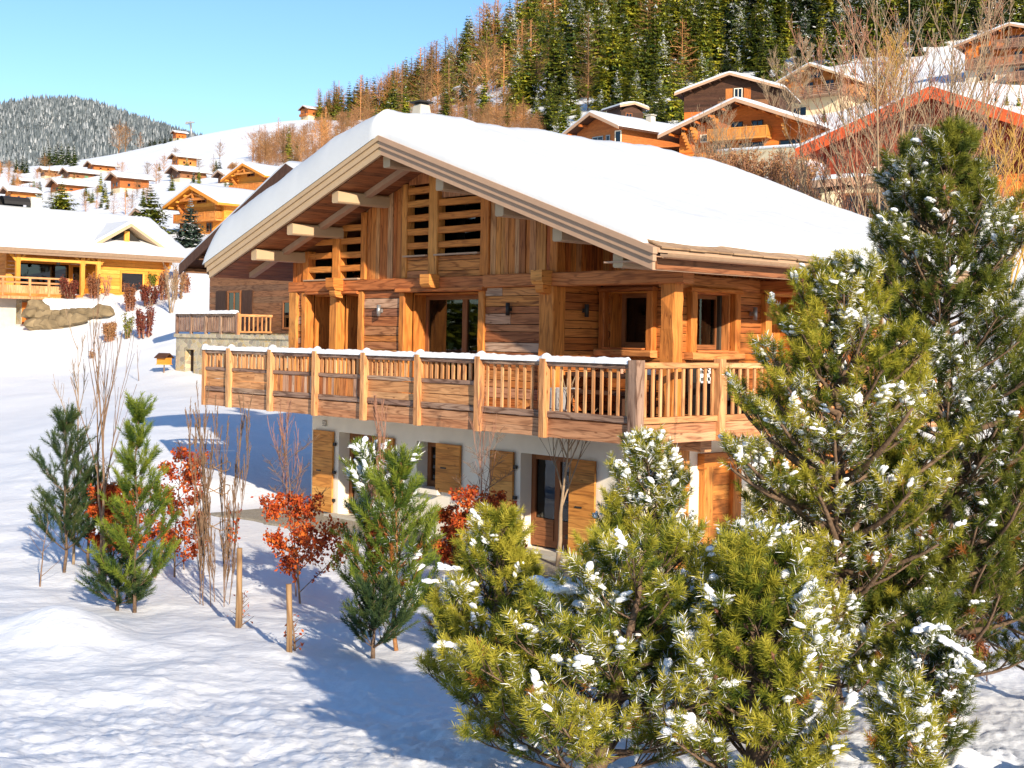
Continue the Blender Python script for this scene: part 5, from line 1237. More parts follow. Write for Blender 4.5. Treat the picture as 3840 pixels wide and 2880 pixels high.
# ---- the yellow house at the left edge, long eave side towards us
pL = U(45, CY, 88); gz = 0.0
LH = empty('chalet', (pL.x, pL.y, -1.0), math.radians(-47.5)); tag(LH, 'yellow timber house with long snowy eaves, cross gable and covered terrace, left edge', 'chalet')
def lp(name, b, m, par=None): return b.build(name, M[m], par or LH)
z0 = 1.0   # local zero is one metre below the camera height
ZE, ZR, XRG = z0 + 5.65, z0 + 8.55, -6.3
def lz(x): return ZE + (ZR - ZE) * (0 - x) / (0 - XRG)
b = MB(); b.prism([(.35, lz(.35) - .2), (XRG, ZR - .2), (-12.9, lz(.35) - .2), (-12.9, lz(.35)), (XRG, ZR), (.35, lz(.35))][::-1], -1.2, 13.0, .5); lr = lp('roof', b, 'w_yellow')
b = MB(); nx_, ny_ = 30, 60
for i in range(ny_):
    for k in range(nx_):
        x = .42 + (-12.95 - .42) * k / (nx_ - 1); y = -1.25 + 14.3 * i / (ny_ - 1); e = min(1, min(k, nx_ - 1 - k) / 1.2 + .0, min(i, ny_ - 1 - i) / 1.2); e = math.sqrt(max(0, 1 - (1 - e) ** 2))
        zz = lz(x) if x > XRG else ZR - (XRG - x) * (ZR - ZE) / 6.3
        st = -.08 * (abs((x + 1.9)) < .22) - .08 * (abs((x + 4.1)) < .22)
        b.v.append((x, y, zz + .02 + (.34 + st + .12 * float(fbm(np.array([x * .5]), np.array([y * .5]), 5, 2)[0])) * e))
for i in range(ny_ - 1):
    for k in range(nx_ - 1): q = i * nx_ + k; b.face([q, q + nx_, q + nx_ + 1, q + 1], None, .5, 0, True)
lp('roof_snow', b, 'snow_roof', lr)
b = MB(); b.box(.36, .42, -1.2, 13, lz(.35) - .26, lz(.35) - .02, 'y'); b.box(.3, .36, -1.2, 13, lz(.35) - .42, lz(.35) - .26, 'y'); lp('fascia', b, 'copper', lr)
b = MB()
for s in (-1, 1):
    P = [(.4, lz(.4) - .35), (XRG, ZR - .35), (XRG, ZR + .03), (.4, lz(.4) + .03)] if s > 0 else [(XRG, ZR - .35), (-12.9, lz(.4) - .35), (-12.9, lz(.4) + .03), (XRG, ZR + .03)]
    b.prism(P[::-1] if s > 0 else P[::-1], -1.28, -1.2, .5)
lp('barge_board', b, 'taupe_light', lr)
FL = z0 + 2.5
b = MB(); planks_h(b, -2.9, -2.7, .6, 6.2, FL, ZE + 1.1, 'y', .25, .3); planks_h(b, -1.1, -.9, 6.2, 11.6, FL - .3, ZE + .3, 'y', .25, .3); planks_h(b, -12, -2.9, .6, .8, FL, ZE, 'x', .25, .3); planks_h(b, -2.7, -1.1, 6.2, 6.4, FL, ZE + .4, 'x', .25, .3); planks_h(b, -12, -1.1, 11.4, 11.6, FL - .3, ZE, 'x', .25, .3)
b.prism([(-11.8, ZE - .1), (-.9, ZE - .1), (XRG, ZR - .3)], .62, .78, None, 0, 'x'); lp('wall', b, 'w_yellow')
b = MB(); b.box(-12, -1.0, 1.0, 11.3, z0 - 3, FL - .02); b.box(-1.0, .5, 4.6, 11.3, z0 - 3, FL - .25); lp('base_wall', b, 'stone')
b = MB(); b.box(-1.0, .6, -4.5, 4.6, FL - .2, FL - .02, 'y'); b.box(-12, -1, -4.5, 1.0, FL - .2, FL - .02, 'y'); lp('deck', b, 'w_honey')
b = MB(); b.box(-.7, -.1, 3.4, 4.4, z0 - 3, FL - .2); b.box(-1.0, -.9, -2, .6, z0 - 3, FL - .2); lp('pillar', b, 'concrete')
b = MB(); b.box(-.9, -.85, 1.0, 2.2, z0 - .8, FL - .6, 'z'); lp('door', b, 'w_rust')
for (y, h_) in ((.4, 0), (4.9, 0), (6.05, 0)):
    b = MB(); b.beam((-.25, y, FL), (-.25, y, ZE - .05), .28, .28, up=(1, 0, 0)); 
    b.beam((-.25, y + .1, ZE - 1.0), (-.25, y + .8, ZE - .2), .16, .16); b.beam((-.25, y - .1, ZE - 1.0), (-.25, y - .8, ZE - .2), .16, .16); lp('post', b, 'w_yellow')
b = MB(); b.beam((-.25, -1, ZE - .1), (-.25, 6.3, ZE - .1), .26, .3); b.beam((-.25, .5, ZE - .85), (-.25, 6.2, ZE - .85), .2, .24); lp('beam', b, 'w_yellow')
for (y0, y1, z_, h_, x) in ((1.4, 5.0, FL + .05, 2.1, -2.7), (8.1, 9.7, FL + .35, 1.35, -.9), (5.3, 5.9, FL + .05, 2.0, -2.7)):
    b = MB(); b.box(x, x + .07, y0 - .12, y0, z_, z_ + h_, 'z'); b.box(x, x + .07, y1, y1 + .12, z_, z_ + h_, 'z'); b.box(x, x + .08, y0 - .12, y1 + .12, z_ + h_, z_ + h_ + .16, 'y'); wn = lp('window', b, 'w_yellow')
    b = MB(); b.box(x + .005, x + .02, y0, y1, z_, z_ + h_, mat=0); b.box(x + .001, x + .004, y0, y1, z_, z_ + h_, mat=1); b.build('pane', [M['glass_dark'], M['taupe']], wn)
for y in (6.3, 11.5):
    b = MB()
    for i in range(6): b.box(-.9, -.9 + .2 * (i + 1), y - .1, y + .1, ZE - 1.5 + .25 * i, ZE - 1.5 + .25 * (i + 1) - .01, 'z')
    lp('bracket', b, 'w_yellow')
lb = empty('balcony', (0, 0, 0)); lb.parent = LH
b = MB(); b.box(.5, .6, -4.5, 3.6, FL + .95, FL + 1.07, 'y'); b.box(.52, .58, -4.5, 3.6, FL + .62, FL + .74, 'y'); b.box(-.9, .5, 3.5, 3.6, FL + .95, FL + 1.07, 'x'); lp('handrail', b, 'w_rail', lb)
for y in (-4.4, -2.6, -.9, .9, 2.2, 3.5): b = MB(); b.box(.48, .62, y - .07, y + .07, FL - .25, FL + 1.0, 'z'); lp('railing_post', b, 'w_rail', lb)
b = MB(); y = -4.5
while y < 3.6: b.box(.53, .57, y + .005, y + .19, FL - .4, FL + .5, 'z'); y += .195
lp('infill', b, 'w_rail', lb)
# cross gable
b = MB(); y0, y1, zb, za = 6.0, 11.0, ZE + .35, ZE + 2.05; ym = 8.5
b.prism([(y0 - .4, zb - .25), (ym, za - .22), (y1 + .4, zb - .25), (y1 + .4, zb), (ym, za), (y0 - .4, zb)], -5.5, -.3, .5, 0, 'x', 'x'); cg = lp('roof', b, 'taupe_light')
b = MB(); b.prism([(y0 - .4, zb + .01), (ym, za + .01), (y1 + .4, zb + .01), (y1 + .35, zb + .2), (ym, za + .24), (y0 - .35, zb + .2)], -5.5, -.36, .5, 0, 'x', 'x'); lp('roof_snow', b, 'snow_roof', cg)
b = MB(); b.prism([(y0 + .3, zb - .25), (y1 - .3, zb - .25), (ym, za - .4)], -1.3, -1.1, .5, 0, 'x', 'x'); lp('gable_pane', b, 'dark')
b = MB(); b.box(-1.1, -.95, ym - .18, ym + .18, zb - .25, za - .5, 'z'); b.box(-1.1, -.95, y0 + .2, y1 - .2, zb - .3, zb - .1, 'y'); lp('truss', b, 'w_yellow')
b = MB(); b.box(-6.8, -6.0, 3.6, 4.4, ZR - .3, ZR + 1.0); lc = lp('chimney', b, 'concrete'); b = MB()
for k in range(8):
    a0, a1 = math.pi * k / 8, math.pi * (k + 1) / 8
    b.poly([(-6.4 + .7 * math.cos(a0), 1.6, ZR + .35 + .6 * math.sin(a0)), (-6.4 + .7 * math.cos(a1), 1.6, ZR + .35 + .6 * math.sin(a1)), (-6.4 + .7 * math.cos(a1), 3.5, ZR + .35 + .6 * math.sin(a1)), (-6.4 + .7 * math.cos(a0), 3.5, ZR + .35 + .6 * math.sin(a0))], smooth=True)
lp('cowl', b, 'iron', lc)
b = MB(); b.tube([(-.3, 3.2, ZE - .2), (-.3, 3.2, ZE - .75)], .012); b.tube([(-.3, 3.2, ZE - .75), (-.3, 3.2, ZE - 1.15)], .12, 8); lp('lantern', b, 'iron')
# boulder wall below the left house
W = empty('retaining_wall', at(250, 1235, 70)); tag(W, 'dry stone boulder wall holding the garden of the yellow left house', 'stone wall')
wv = W.location.copy()
for row, (pts, s) in enumerate(((((125, 1225), (150, 1222), (178, 1220), (205, 1218), (232, 1214), (262, 1209), (290, 1204)), .62), (((118, 1180), (150, 1190), (185, 1190), (215, 1192), (248, 1188), (278, 1185), (305, 1185), (335, 1182), (362, 1178), (388, 1172)), .6), (((135, 1150), (160, 1165)), .6))):
    for px, py in pts:
        q = U(px, py, 86.5 + row * .6) - wv; V, Fc = blobs(np.array([[q.x, q.y, q.z]]), np.array([[s * R.uniform(.8, 1.15), s * .85, s * R.uniform(.8, 1.0)]]), np.array([[1, R.uniform(-.4, .2), R.uniform(-.2, .2)]]), int(px), True, .2)
        tri_mesh('boulder', V, Fc, M['boulder'], smooth=False, parent=W)
# bird feeder on a post
p = at(615, 1399, 30); t = empty('bird_feeder', p, math.radians(-25)); tag(t, 'small wooden bird feeder house on a thin post in the snow', 'bird feeder'); s = p.y / 4990
b = MB(); b.box(-.02, .02, -.02, .02, -.3, 36 * s); b.build('post', M['stake'], t)
w2 = 24 * s; zf = 30 * s
b = MB(); b.box(-w2, w2, -w2 * .8, w2 * .8, zf, zf + .035); b.box(-w2 * .9, w2 * .9, -w2 * .7, w2 * .7, zf + .035, zf + 26 * s); b.build('box', M['w_yellow'], t)
b = MB(); zt_ = zf + 24 * s; b.prism([(-w2 * 1.1, zt_), (0, zt_ + 16 * s), (w2 * 1.1, zt_), (w2 * 1.1, zt_ + 3 * s), (0, zt_ + 20 * s), (-w2 * 1.1, zt_ + 3 * s)], -w2 * 1.1, w2 * 1.1, .5, 0, 'x', 'x'); b.build('roof', M['w_dark'], t)
# ski lift pylon
p = on(708, 575); s = 575 / 4990; t = empty('ski_lift_pylon', p); tag(t, 'thin white ski lift pylon on the snowy skyline', 'pylon')
b = MB(); b.tube([(0, 0, -2), (-1, 0, 58 * s)], .5, 8); b.build('mast', M['grey_metal'], t); b = MB(); b.box(-1 - 17 * s, -1 + 15 * s, -.5, .5, 52 * s, 57 * s); b.box(-1 - 18 * s, -1 - 6 * s, -.8, .8, 47 * s, 51 * s); b.build('crossarm', M['grey_metal'], t)
# garden wall in front of the orange chalet and a cream garage by the red one
t0_, t1_ = U(2690, 592, 108), U(3000, 572, 101); b = MB(); dv = (t1_ - t0_); n_ = Vector((-dv.y, dv.x, 0)).normalized() * .3
b.beam(tuple(t0_ - Vector((0, 0, .6))), tuple(t1_ - Vector((0, 0, .6))), .4, 2.2); o = b.build('garden_wall', M['cream']); tag(o, 'low pale garden wall below the bright orange chalet', 'wall')
b = MB(); b.beam(tuple(t0_ + Vector((0, 0, .56))), tuple(t1_ + Vector((0, 0, .56))), .6, .2, ch=.08); b.build('snow_cap', M['snow_tree'], o)
chalet('low cream garage with flat snowy roof below the red chalet', (3270, 640), 58, -20, 4.5, 4, 1.6, .3, .06, .3, .3, 'cream', 'cream', 'taupe', [('win', 'f', -1.2, .1, 2.4, 1.5)], snow=.25, foot=2, fine=False, name='garage')
# ------------------------------------------------------------------ plants close to the camera
def pf(pts):
    xs = [p[0] for p in pts]; ys = [p[1] for p in pts]
    return lambda t: float(np.interp(t, xs, ys))
def spot(px, d): return on(px, d)
# tall, dense mountain pines; needle tufts sit close together along every twig
def mpine(px, d, top, prof, nprim, seed, label, mat='needle', snow=.15, stems=1, sec=11, shoots=4, sl=.105, n=58, t0=.05, up0=.2, curl=.65, lo=1.0, lean=(0, 0), cones=0, big=(), snow_s=1.1, secl=.34, r0=.07, nl=.058, wd=.0024):
    p = spot(px, d); h = hgt(p, top)
    S = grow_pine(h, pf(prof), nprim, seed, lean=lean, r0=r0, t0=t0, up0=up0, curl=curl, sec=sec, shoots=shoots, sl=sl, stems=stems, lo_den=lo, secl=secl)
    bg_ = []
    for q in big:
        v = U(q[0], q[1], q[2]) - p; bg_.append(((v.x, v.y, v.z), (q[3], q[3] * .5, q[3] * .3), q[4] if len(q) > 4 else (1, R.uniform(-.3, .3), R.uniform(-.25, 0))))
    return pine('mountain_pine', label, p, S, mat, n=n, nl=nl, wd=wd, tilt=62, snow=snow, seed=seed, cones=cones, snow_s=snow_s, big=bg_, dry=.025)
mpine(3560, 13.2, 530, [(0, .5), (.08, 1.1), (.3, 1.4), (.48, 1.25), (.6, .85), (.72, .85), (.86, .6), (.95, .36), (1, .12)], 135, 11, 'tallest dark green mountain pine at the right edge, rising above the snowy roof', 'needle_dark', .07, sec=14, shoots=6, secl=.4, up0=.12, curl=.75, lo=.74, lean=(-.1, 0), cones=60, r0=.1)
mpine(3160, 12.2, 1020, [(0, .3), (.12, .6), (.25, .85), (.4, 1.15), (.52, 1.2), (.62, .95), (.75, .75), (.92, .4), (1, .1)], 100, 23, 'broad green mountain pine with snow specks hiding the right end of the balcony', 'needle', .15, sec=12, up0=.15, curl=.7, cones=90, r0=.085)
mpine(2440, 12.4, 1710, [(0, .35), (.2, .8), (.5, .72), (.8, .42), (.95, .25), (1, .1)], 58, 31, 'bright yellow green mountain pine with snow tufts in front of the lower wall corner', 'needle', .16, sec=10, t0=.12, up0=.35, curl=.8, lo=.85, cones=70, r0=.05)
mpine(2230, 9.0, 2130, [(0, 1.45), (.3, 1.35), (.6, 1.0), (1, .4)], 66, 43, 'wide sprawling mountain pine with snow pads, at the bottom centre of the photo', 'needle', .11, stems=2, sec=14, t0=.03, up0=.12, curl=.5, lo=1.1, secl=.27, r0=.07,
      big=((2060, 2190, 9.6, .16), (2130, 2215, 9.5, .17), (2200, 2270, 9.4, .13), (2030, 2280, 9.4, .08), (1700, 2420, 9.6, .1), (2350, 2380, 9.2, .09), (1980, 2350, 9.2, .07)))
mpine(2850, 8.5, 2150, [(0, .8), (.35, .85), (.7, .58), (1, .2)], 60, 51, 'dense sunlit mountain pine bush at the bottom, right of the sprawling pine', 'needle', .15, stems=2, sec=11, t0=.03, up0=.3, curl=.6, cones=60)
mpine(1880, 10.9, 1985, [(0, .8), (.35, .68), (.75, .34), (1, .1)], 48, 57, 'small upright mountain pine with snow behind the sprawling one, under the shuttered glass door', 'needle', .2, sec=10, up0=.25, curl=.7, r0=.045, big=((1690, 2130, 10.8, .1), (1620, 2180, 10.8, .08)))
mpine(2840, 11.4, 2050, [(0, .85), (.4, .8), (.8, .42), (1, .1)], 54, 61, 'snow dusted mountain pine in front of the orange lower side door', 'needle', .25, sec=10, up0=.25, curl=.7, cones=40, r0=.05)
mpine(3460, 10.2, 2330, [(0, .5), (.5, .5), (1, .2)], 34, 67, 'low mountain pine carrying a thick snow lump, at the lower right', 'needle_dark', .16, stems=2, sec=8, r0=.04, big=((3480, 2360, 10.0, .13, (1, 0, .1)), (3570, 2420, 9.9, .13, (1, 0, -.5)), (3650, 2480, 9.9, .09, (1, 0, -.6))))
mpine(3420, 8.6, 2640, [(0, .2), (.5, .2), (1, .08)], 18, 71, 'short pine sprig standing in the trampled snow of the bottom right corner', 'needle', .1, sec=6, t0=.1, up0=.5, r0=.03)
mpine(3900, 14.0, 1250, [(0, .8), (.3, 1.2), (.7, .8), (1, .15)], 76, 77, 'dark mountain pine cut by the right edge of the photo', 'needle_dark', .08, sec=10, shoots=5, up0=.15, curl=.7)
mpine(3380, 12.6, 1900, [(0, .7), (.4, .8), (.8, .4), (1, .1)], 50, 79, 'dark mountain pine in shade at the foot of the tallest one', 'needle_dark', .05, sec=10, shoots=5)
# ---- young pines on the lawn
def young(px, py, top, seed, prof, label, mat='needle_green', whorl=6, nprim=34, snow=0., nl=.08, sl=.24, up0=.55, curl=.45, r0=.03, bark='bark', dry=0, t0=.05, sec=4, shoots=2):
    p = at(px, py); h = hgt(p, top)
    pr_ = pf(prof); S = grow_pine(h, lambda t: .82 * pr_(t), nprim, seed, r0=r0, t0=t0, up0=up0, curl=curl, sec=sec, shoots=shoots, sl=sl, whorl=whorl, secl=.36)
    # needles also run down the branches and the leader
    tr = S.tubes[0][0]
    for k in range(4, 8): S.sh.append((tr[k], (tr[k + 1] - tr[k]), (tr[k + 1] - tr[k]).length, .6))
    for pts, rad, k in S.tubes[1:]:
        if len(pts) > 4:
            for q in range(2, len(pts) - 1): S.sh.append((pts[q], pts[q + 1] - pts[q], (pts[q + 1] - pts[q]).length * 1.1, .3 + .1 * q))
    return pine('young_pine', label, p, S, mat, n=60, nl=nl, wd=.004, tilt=46, snow=snow, seed=seed, bark=bark, dry=dry, snow_s=1.7, cat='pine')
young(505, 2300, 1535, 81, [(0, .55), (.15, .85), (.35, .75), (.6, .45), (.8, .22), (.9, .12), (1, .05)], 'slender bright green young pine, front one of the left group on the snow', nprim=40, whorl=7)
young(240, 2150, 1575, 82, [(0, .95), (.2, .95), (.45, .8), (.7, .6), (1, .12)], 'dark sparse young pine with bare trunk gaps, leftmost on the snow', 'needle_blue', whorl=5, nprim=30)
young(330, 2120, 1800, 83, [(0, .9), (.4, .8), (1, .15)], 'low bushy dark conifer behind the leftmost young pine', 'needle_blue', whorl=6, nprim=36, nl=.06, sl=.2)
young(1480, 2440, 1765, 84, [(0, .85), (.3, .8), (.6, .62), (.85, .4), (1, .12)], 'young pine with orange stem and snow patches, right of the red beech', 'needle_green', whorl=6, nprim=38, snow=.12, bark='bark_orange', dry=.1)
young(1370, 2330, 1700, 85, [(0, .6), (.4, .55), (.7, .45), (1, .1)], 'young pine with snow on its needles just behind the orange stemmed one', 'needle_green', whorl=5, nprim=26, snow=.14)
young(1400, 2470, 2270, 86, [(0, .7), (1, .25)], 'dark low pine in shade at the foot of the orange stemmed pine', 'needle_blue', whorl=3, nprim=20, nl=.06, sl=.22)
young(440, 2290, 2150, 87, [(0, .55), (1, .25)], 'flat dark pine skirt at the foot of the bright young pine', 'needle_blue', whorl=3, nprim=18, nl=.07, sl=.22, up0=.15)
# ---- coppery beeches and bare shrubs
def beech(px, py, top, seed, label, leaf='leaf_red', wid=.45, per=6, dens=5, levels=2, lo=.15, hi=1.0, size=.07, name='beech_shrub'):
    p = at(px, py); h = hgt(p, top); T, tips = grow_bare(h, wid * 2.2, levels, 17, seed, r0=.018, rmin=.0032, up=.22, t0=.03, ratio=.4)
    t = empty(name, p); tag(t, label, 'shrub'); tubes_mesh(T, 'branches', 'twig', t, 5)
    P = along(T[1:], per, .2, 1, seed); P = P[(P[:, 2] > lo * h) & (P[:, 2] < hi * h)]
    V, Fc, r = leaves(P, dens, .035, size, seed); tri_mesh('foliage', V, Fc, M[leaf], r, parent=t); return t
beech(1125, 2265, 1700, 91, 'red leaved beech shrub standing alone on the snow before the house', lo=.02, hi=.72, dens=3)
beech(655, 2165, 1690, 92, 'red leaved beech shrub right of the bright young pine', lo=.1, dens=3, per=4)
beech(420, 2140, 1740, 93, 'dark red beech shrub hidden between the left pines', lo=.05, hi=.8)
beech(1800, 2170, 1660, 94, 'red leaved beech with bare top in front of the shutters', wid=.6, lo=.02, hi=.66, dens=3)
beech(1690, 2140, 1900, 95, 'spreading low beech with sparse copper leaves by the gravel', wid=.9, lo=.05, dens=4, per=4)
beech(3800, 2260, 2000, 96, 'brown leaved thicket in shade at the right edge', 'leaf_brown', wid=.9, lo=0, dens=3)
beech(3650, 2470, 2330, 97, 'brown bramble patch above the lumpy snow at the lower right', 'leaf_brown', wid=1.0, lo=0, dens=2, size=.045)
# upright columnar shrub with rusty leaves behind the orange stemmed pine
p = at(1395, 2330); h = hgt(p, 1600); T, tips = grow_bare(h, .16, 2, 18, 101, r0=.02, rmin=.003, up=.8, t0=.05, ratio=.42)
t = empty('columnar_shrub', p); tag(t, 'narrow upright shrub with pinkish twigs and rusty leaves behind the orange stemmed pine', 'shrub'); tubes_mesh(T, 'branches', 'twig_red', t)
P = along(T[1:], 6, .1, 1, 3); P = P[(P[:, 2] > .22 * h) & (P[:, 2] < .52 * h)]; V, Fc, r = leaves(P, 5, .035, .06, 5); tri_mesh('foliage', V, Fc, M['leaf_red'], r, parent=t)
# tall column of twigs
p = at(805, 2270); h = hgt(p, 1480); T, tips = grow_bare(h, .13, 2, 19, 103, r0=.009, rmin=.0032, up=.8, t0=.03, fork=9, ratio=.3, wig=.09)
t = empty('columnar_shrub', p); tag(t, 'tall bare columnar shrub tied with straw cord, left of the house', 'shrub'); tubes_mesh(T, 'branches', 'twig', t)
P = along(T[1:], 1, .1, 1, 4); P = P[(P[:, 2] > .3 * h) & (P[:, 2] < .7 * h)][:70]; V, Fc, r = leaves(P, 1, .02, .06, 6); tri_mesh('foliage', V, Fc, M['leaf_red'], r, parent=t)
b = MB()
for z in (.38, .55, .66):
    b.tube([(.2 * math.cos(a), .2 * math.sin(a), h * z + .06 * math.sin(a * 2)) for a in np.linspace(0, 6.28, 14)], .007, 4)
b.build('cord', M['stake'], t)
def sapling(px, py, top, seed, label, mat='twig', spread=.4, levels=2, nb=7, r0=.03, fork=0, up=.8, t0=.3, rmin=.004, ratio=.5, name='bare_sapling'):
    p = at(px, py); T, tips = grow_bare(hgt(p, top), spread, levels, nb, seed, r0=r0, rmin=rmin, up=up, t0=t0, fork=fork, ratio=ratio)
    return bare_tree(name, label, p, T, mat, 'bare tree', n=6)
sapling(372, 2185, 1290, 111, 'bare sapling with several straight brown stems in the middle of the left group', 'twig', .34, 2, 7, .03, 0, 1.0, .28, ratio=.6)
sapling(275, 2120, 1290, 112, 'thin pale bare sapling behind the leftmost young pine', 'twig_pale', .45, 2, 10, .028, 0, .6, .2, ratio=.38)
sapling(395, 2160, 1430, 113, 'bare sapling with upright fork beside the straight stemmed one', 'twig', .3, 1, 6, .032, 0, 1.1, .3, ratio=.6)
sapling(520, 1430, 1290, 114, 'tiny bare sapling standing alone on the open snow', 'twig', .15, 1, 4, .02, 0, 1.0, .3)
sapling(2090, 2130, 1610, 115, 'small pale bare tree with a clear trunk before the lower glass door', 'twig_pale', .62, 2, 7, .05, 0, .55, .36, rmin=.005, ratio=.72)
sapling(1800, 2150, 1560, 116, 'thin bare reddish sapling rising before the shutters', 'twig_red', .3, 2, 8, .014, 0, .6, .3)
sapling(1110, 2240, 1620, 117, 'fine bare top of a sapling over the red beech shrub', 'twig_red', .3, 2, 9, .012, 0, .7, .4)
sapling(2990, 2330, 1380, 118, 'thin bare sapling standing inside the right hand pines', 'twig_pale', .3, 2, 6, .016, 0, .8, .3)
sapling(150, 2200, 1950, 119, 'thin arching bare twigs at the left edge of the group', 'twig', 1.0, 1, 7, .014, 0, .3, .1)
sapling(3700, 2560, 2250, 120, 'thin arching bare twig over the lumpy snow at the lower right', 'twig_red', .9, 1, 5, .008, 0, .2, .2, rmin=.003)
sapling(690, 2140, 1960, 121, 'leaning bare twig left of the columnar shrub', 'twig', .5, 1, 5, .012)
# stakes
def stake(px, py, tpx, tpy, r, label):
    p = at(px, py); q = U(tpx, tpy, p.y) - p; b = MB(); b.tube([(0, 0, -.1), tuple(q * .5 + Vector((.006, 0, 0))), tuple(q)], [r, r * .95, r * .9], 9)
    o = b.build('wooden_stake', M['stake']); o.location = p; tag(o, label, 'stake', 'wooden stakes in the snow'); return p
stake(893, 2355, 898, 2055, .042, 'thick round wooden stake nearest the columnar shrub')
stake(1085, 2445, 1083, 2190, .038, 'short round wooden stake in front of the red beech shrub')
stake(575, 2170, 640, 1950, .026, 'leaning wooden stake among the red leaves of the left group')
stake(690, 1985, 745, 1890, .02, 'slanting wooden stake left of the columnar shrub')
for k, (px, py, lab) in enumerate(((905, 2350, 'low twigs with rusty leaves at the foot of the thick stake'), (1105, 2440, 'low twigs with rusty leaves at the foot of the short stake'))):
    beech(px, py, py - 130, 130 + k, lab, wid=.7, lo=0, per=1, dens=1, levels=1)
# ------------------------------------------------------------------ forest, village trees, shrubs
GF = 'spruces and bare larches of the forest on the slope'
lowx = [1230, 1400, 1600, 1900, 2100, 2300, 2500, 2600, 2760, 2900, 3100, 3250, 3400, 3600, 3840, 4000]
lowy = [520, 545, 560, 520, 485, 470, 480, 390, 345, 320, 255, 245, 235, 170, 160, 160]
cand = []
for row, py in enumerate(range(24, 600, 40)):
    for px in range(1215, 3960, 70):
        x = px + R.uniform(-26, 26) + 31 * (row % 2); y = py + R.uniform(-18, 18)
        if y > np.interp(x, lowx, lowy): continue
        p = at(x, y, 120)
        if p.y > 640: continue
        cand.append((x, y, p))
# skyline trees, rooted just on the crest
for px in range(1235, 2150, 34):
    best = None
    for d in np.linspace(380, 640, 40):
        q = on(px, d); yy = CY - F * q.z / d
        if best is None or yy < best[0]: best = (yy, q)
    cand.append((px, best[0], best[1]))
cand.sort(key=lambda c: c[2].y); n_sp = 0; small = []
for x, y, p in cand:
    s = p.y / 4990; near_edge = np.interp(x, lowx, lowy) - y
    bare_p = float(np.interp(x, [1230, 1500, 1850, 1990, 2100], [.62, .55, .45, .2, .03])); top = y < np.interp(x, [1800, 2300, 2600, 2601], [0, 60, 110, 0])
    dark = float(np.interp(x, [2600, 2850, 3400, 3840], [.05, .55, .6, .3]))  # more dark-needled spruces rightwards, standing in for shade on the slope
    r = R.random(); hpx = R.uniform(230, 370) * float(np.interp(x, [1230, 1500, 1800, 2200], [.4, .55, .72, 1]))
    if near_edge < 70: hpx *= R.uniform(.5, .8)
    if r < bare_p or (top and r < .6):
        place(R.choice(LAR if R.random() < .7 else BIR), 'bare_larch', 'leafless brownish larch in the forest on the slope behind the big chalet', 'larch', p - Vector((0, 0, .5)), hpx * s * 1.05, group=GF, wid=1.5)
    elif n_sp < 300:
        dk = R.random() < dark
        place(R.choice(SPD if dk else SPR), 'spruce', 'dark snow flecked spruce in the forest on the right, shade put into its colour' if dk else 'olive green snow flecked spruce in the forest on the slope', 'spruce', p - Vector((0, 0, .5)), hpx * s, group=GF, wid=R.uniform(1.05, 1.4)); n_sp += 1
    else: small.append((p, hpx * s))
def one(me, px, py, top, label, d0=40, wid=1.0, name='spruce', cat='spruce', group=None):
    p = at(px, py, d0); return place(me, name, label, cat, p - Vector((0, 0, .3)), hgt(p, top) + .3, None, group, wid)
one(SPW, 232, 812, 676, 'broad round spruce in front of the village, above the left roof', 60, 2.0)
one(SPW, 567, 882, 686, 'pointed green spruce between the left house and the yellow timber chalets', 60, 1.7)
one(SPB, 711, 925, 732, 'blue spruce standing before the yellow timber chalet', 60, 1.5)
one(SPR[1], 562, 905, 846, 'small yellow green spruce at the foot of the pointed spruce', 60, 1.2)
one(SPR[0], 127, 748, 655, 'thin tall spruce at the left of the village', 60, .9)
one(SPR[2], 148, 752, 690, 'short spruce beside the thin tall one at the left of the village', 60, 1.1)
one(SPR[3], 376, 722, 630, 'slim spruce left of the brown chalet with pale ground floor', 60, 1.0)
one(SPR[1], 322, 735, 685, 'small spruce below the village row', 60, 1.2)
one(SPR[4], 745, 690, 622, 'small pointed spruce beside the dark chalet of the village', 60, 1.0)
one(SPR[0], 1082, 608, 463, 'lone dark spruce among bare trees left of the snowy roof', 60, 1.0)
one(SPR[3], 1112, 612, 500, 'yellowish spruce beside the lone dark one left of the roof', 60, .9)
one(SPR[2], 700, 640, 585, 'small spruce right of the highest village chalet', 60, 1.4)
for k, (px, py, top) in enumerate(((165, 625, 545), (185, 622, 532), (208, 620, 530), (230, 618, 528), (256, 618, 527), (278, 622, 535), (160, 632, 570), (62, 648, 580), (85, 650, 575), (100, 650, 590), (2, 650, 600))):
    one(SPD[k % 3], px, py, top, 'dark spruce of the little wood left above the village', 100, 1.3, group='dark little wood above the village')
for k, (px, py, top) in enumerate(((562, 545, 515), (580, 542, 512), (600, 540, 512), (618, 538, 505), (640, 530, 502), (665, 525, 500))):
    one(SPD[k % 3], px, py, top, 'dark bushy conifer in the row below the orange skyline hut', 150, 1.6, group='row of conifers on the skyline')
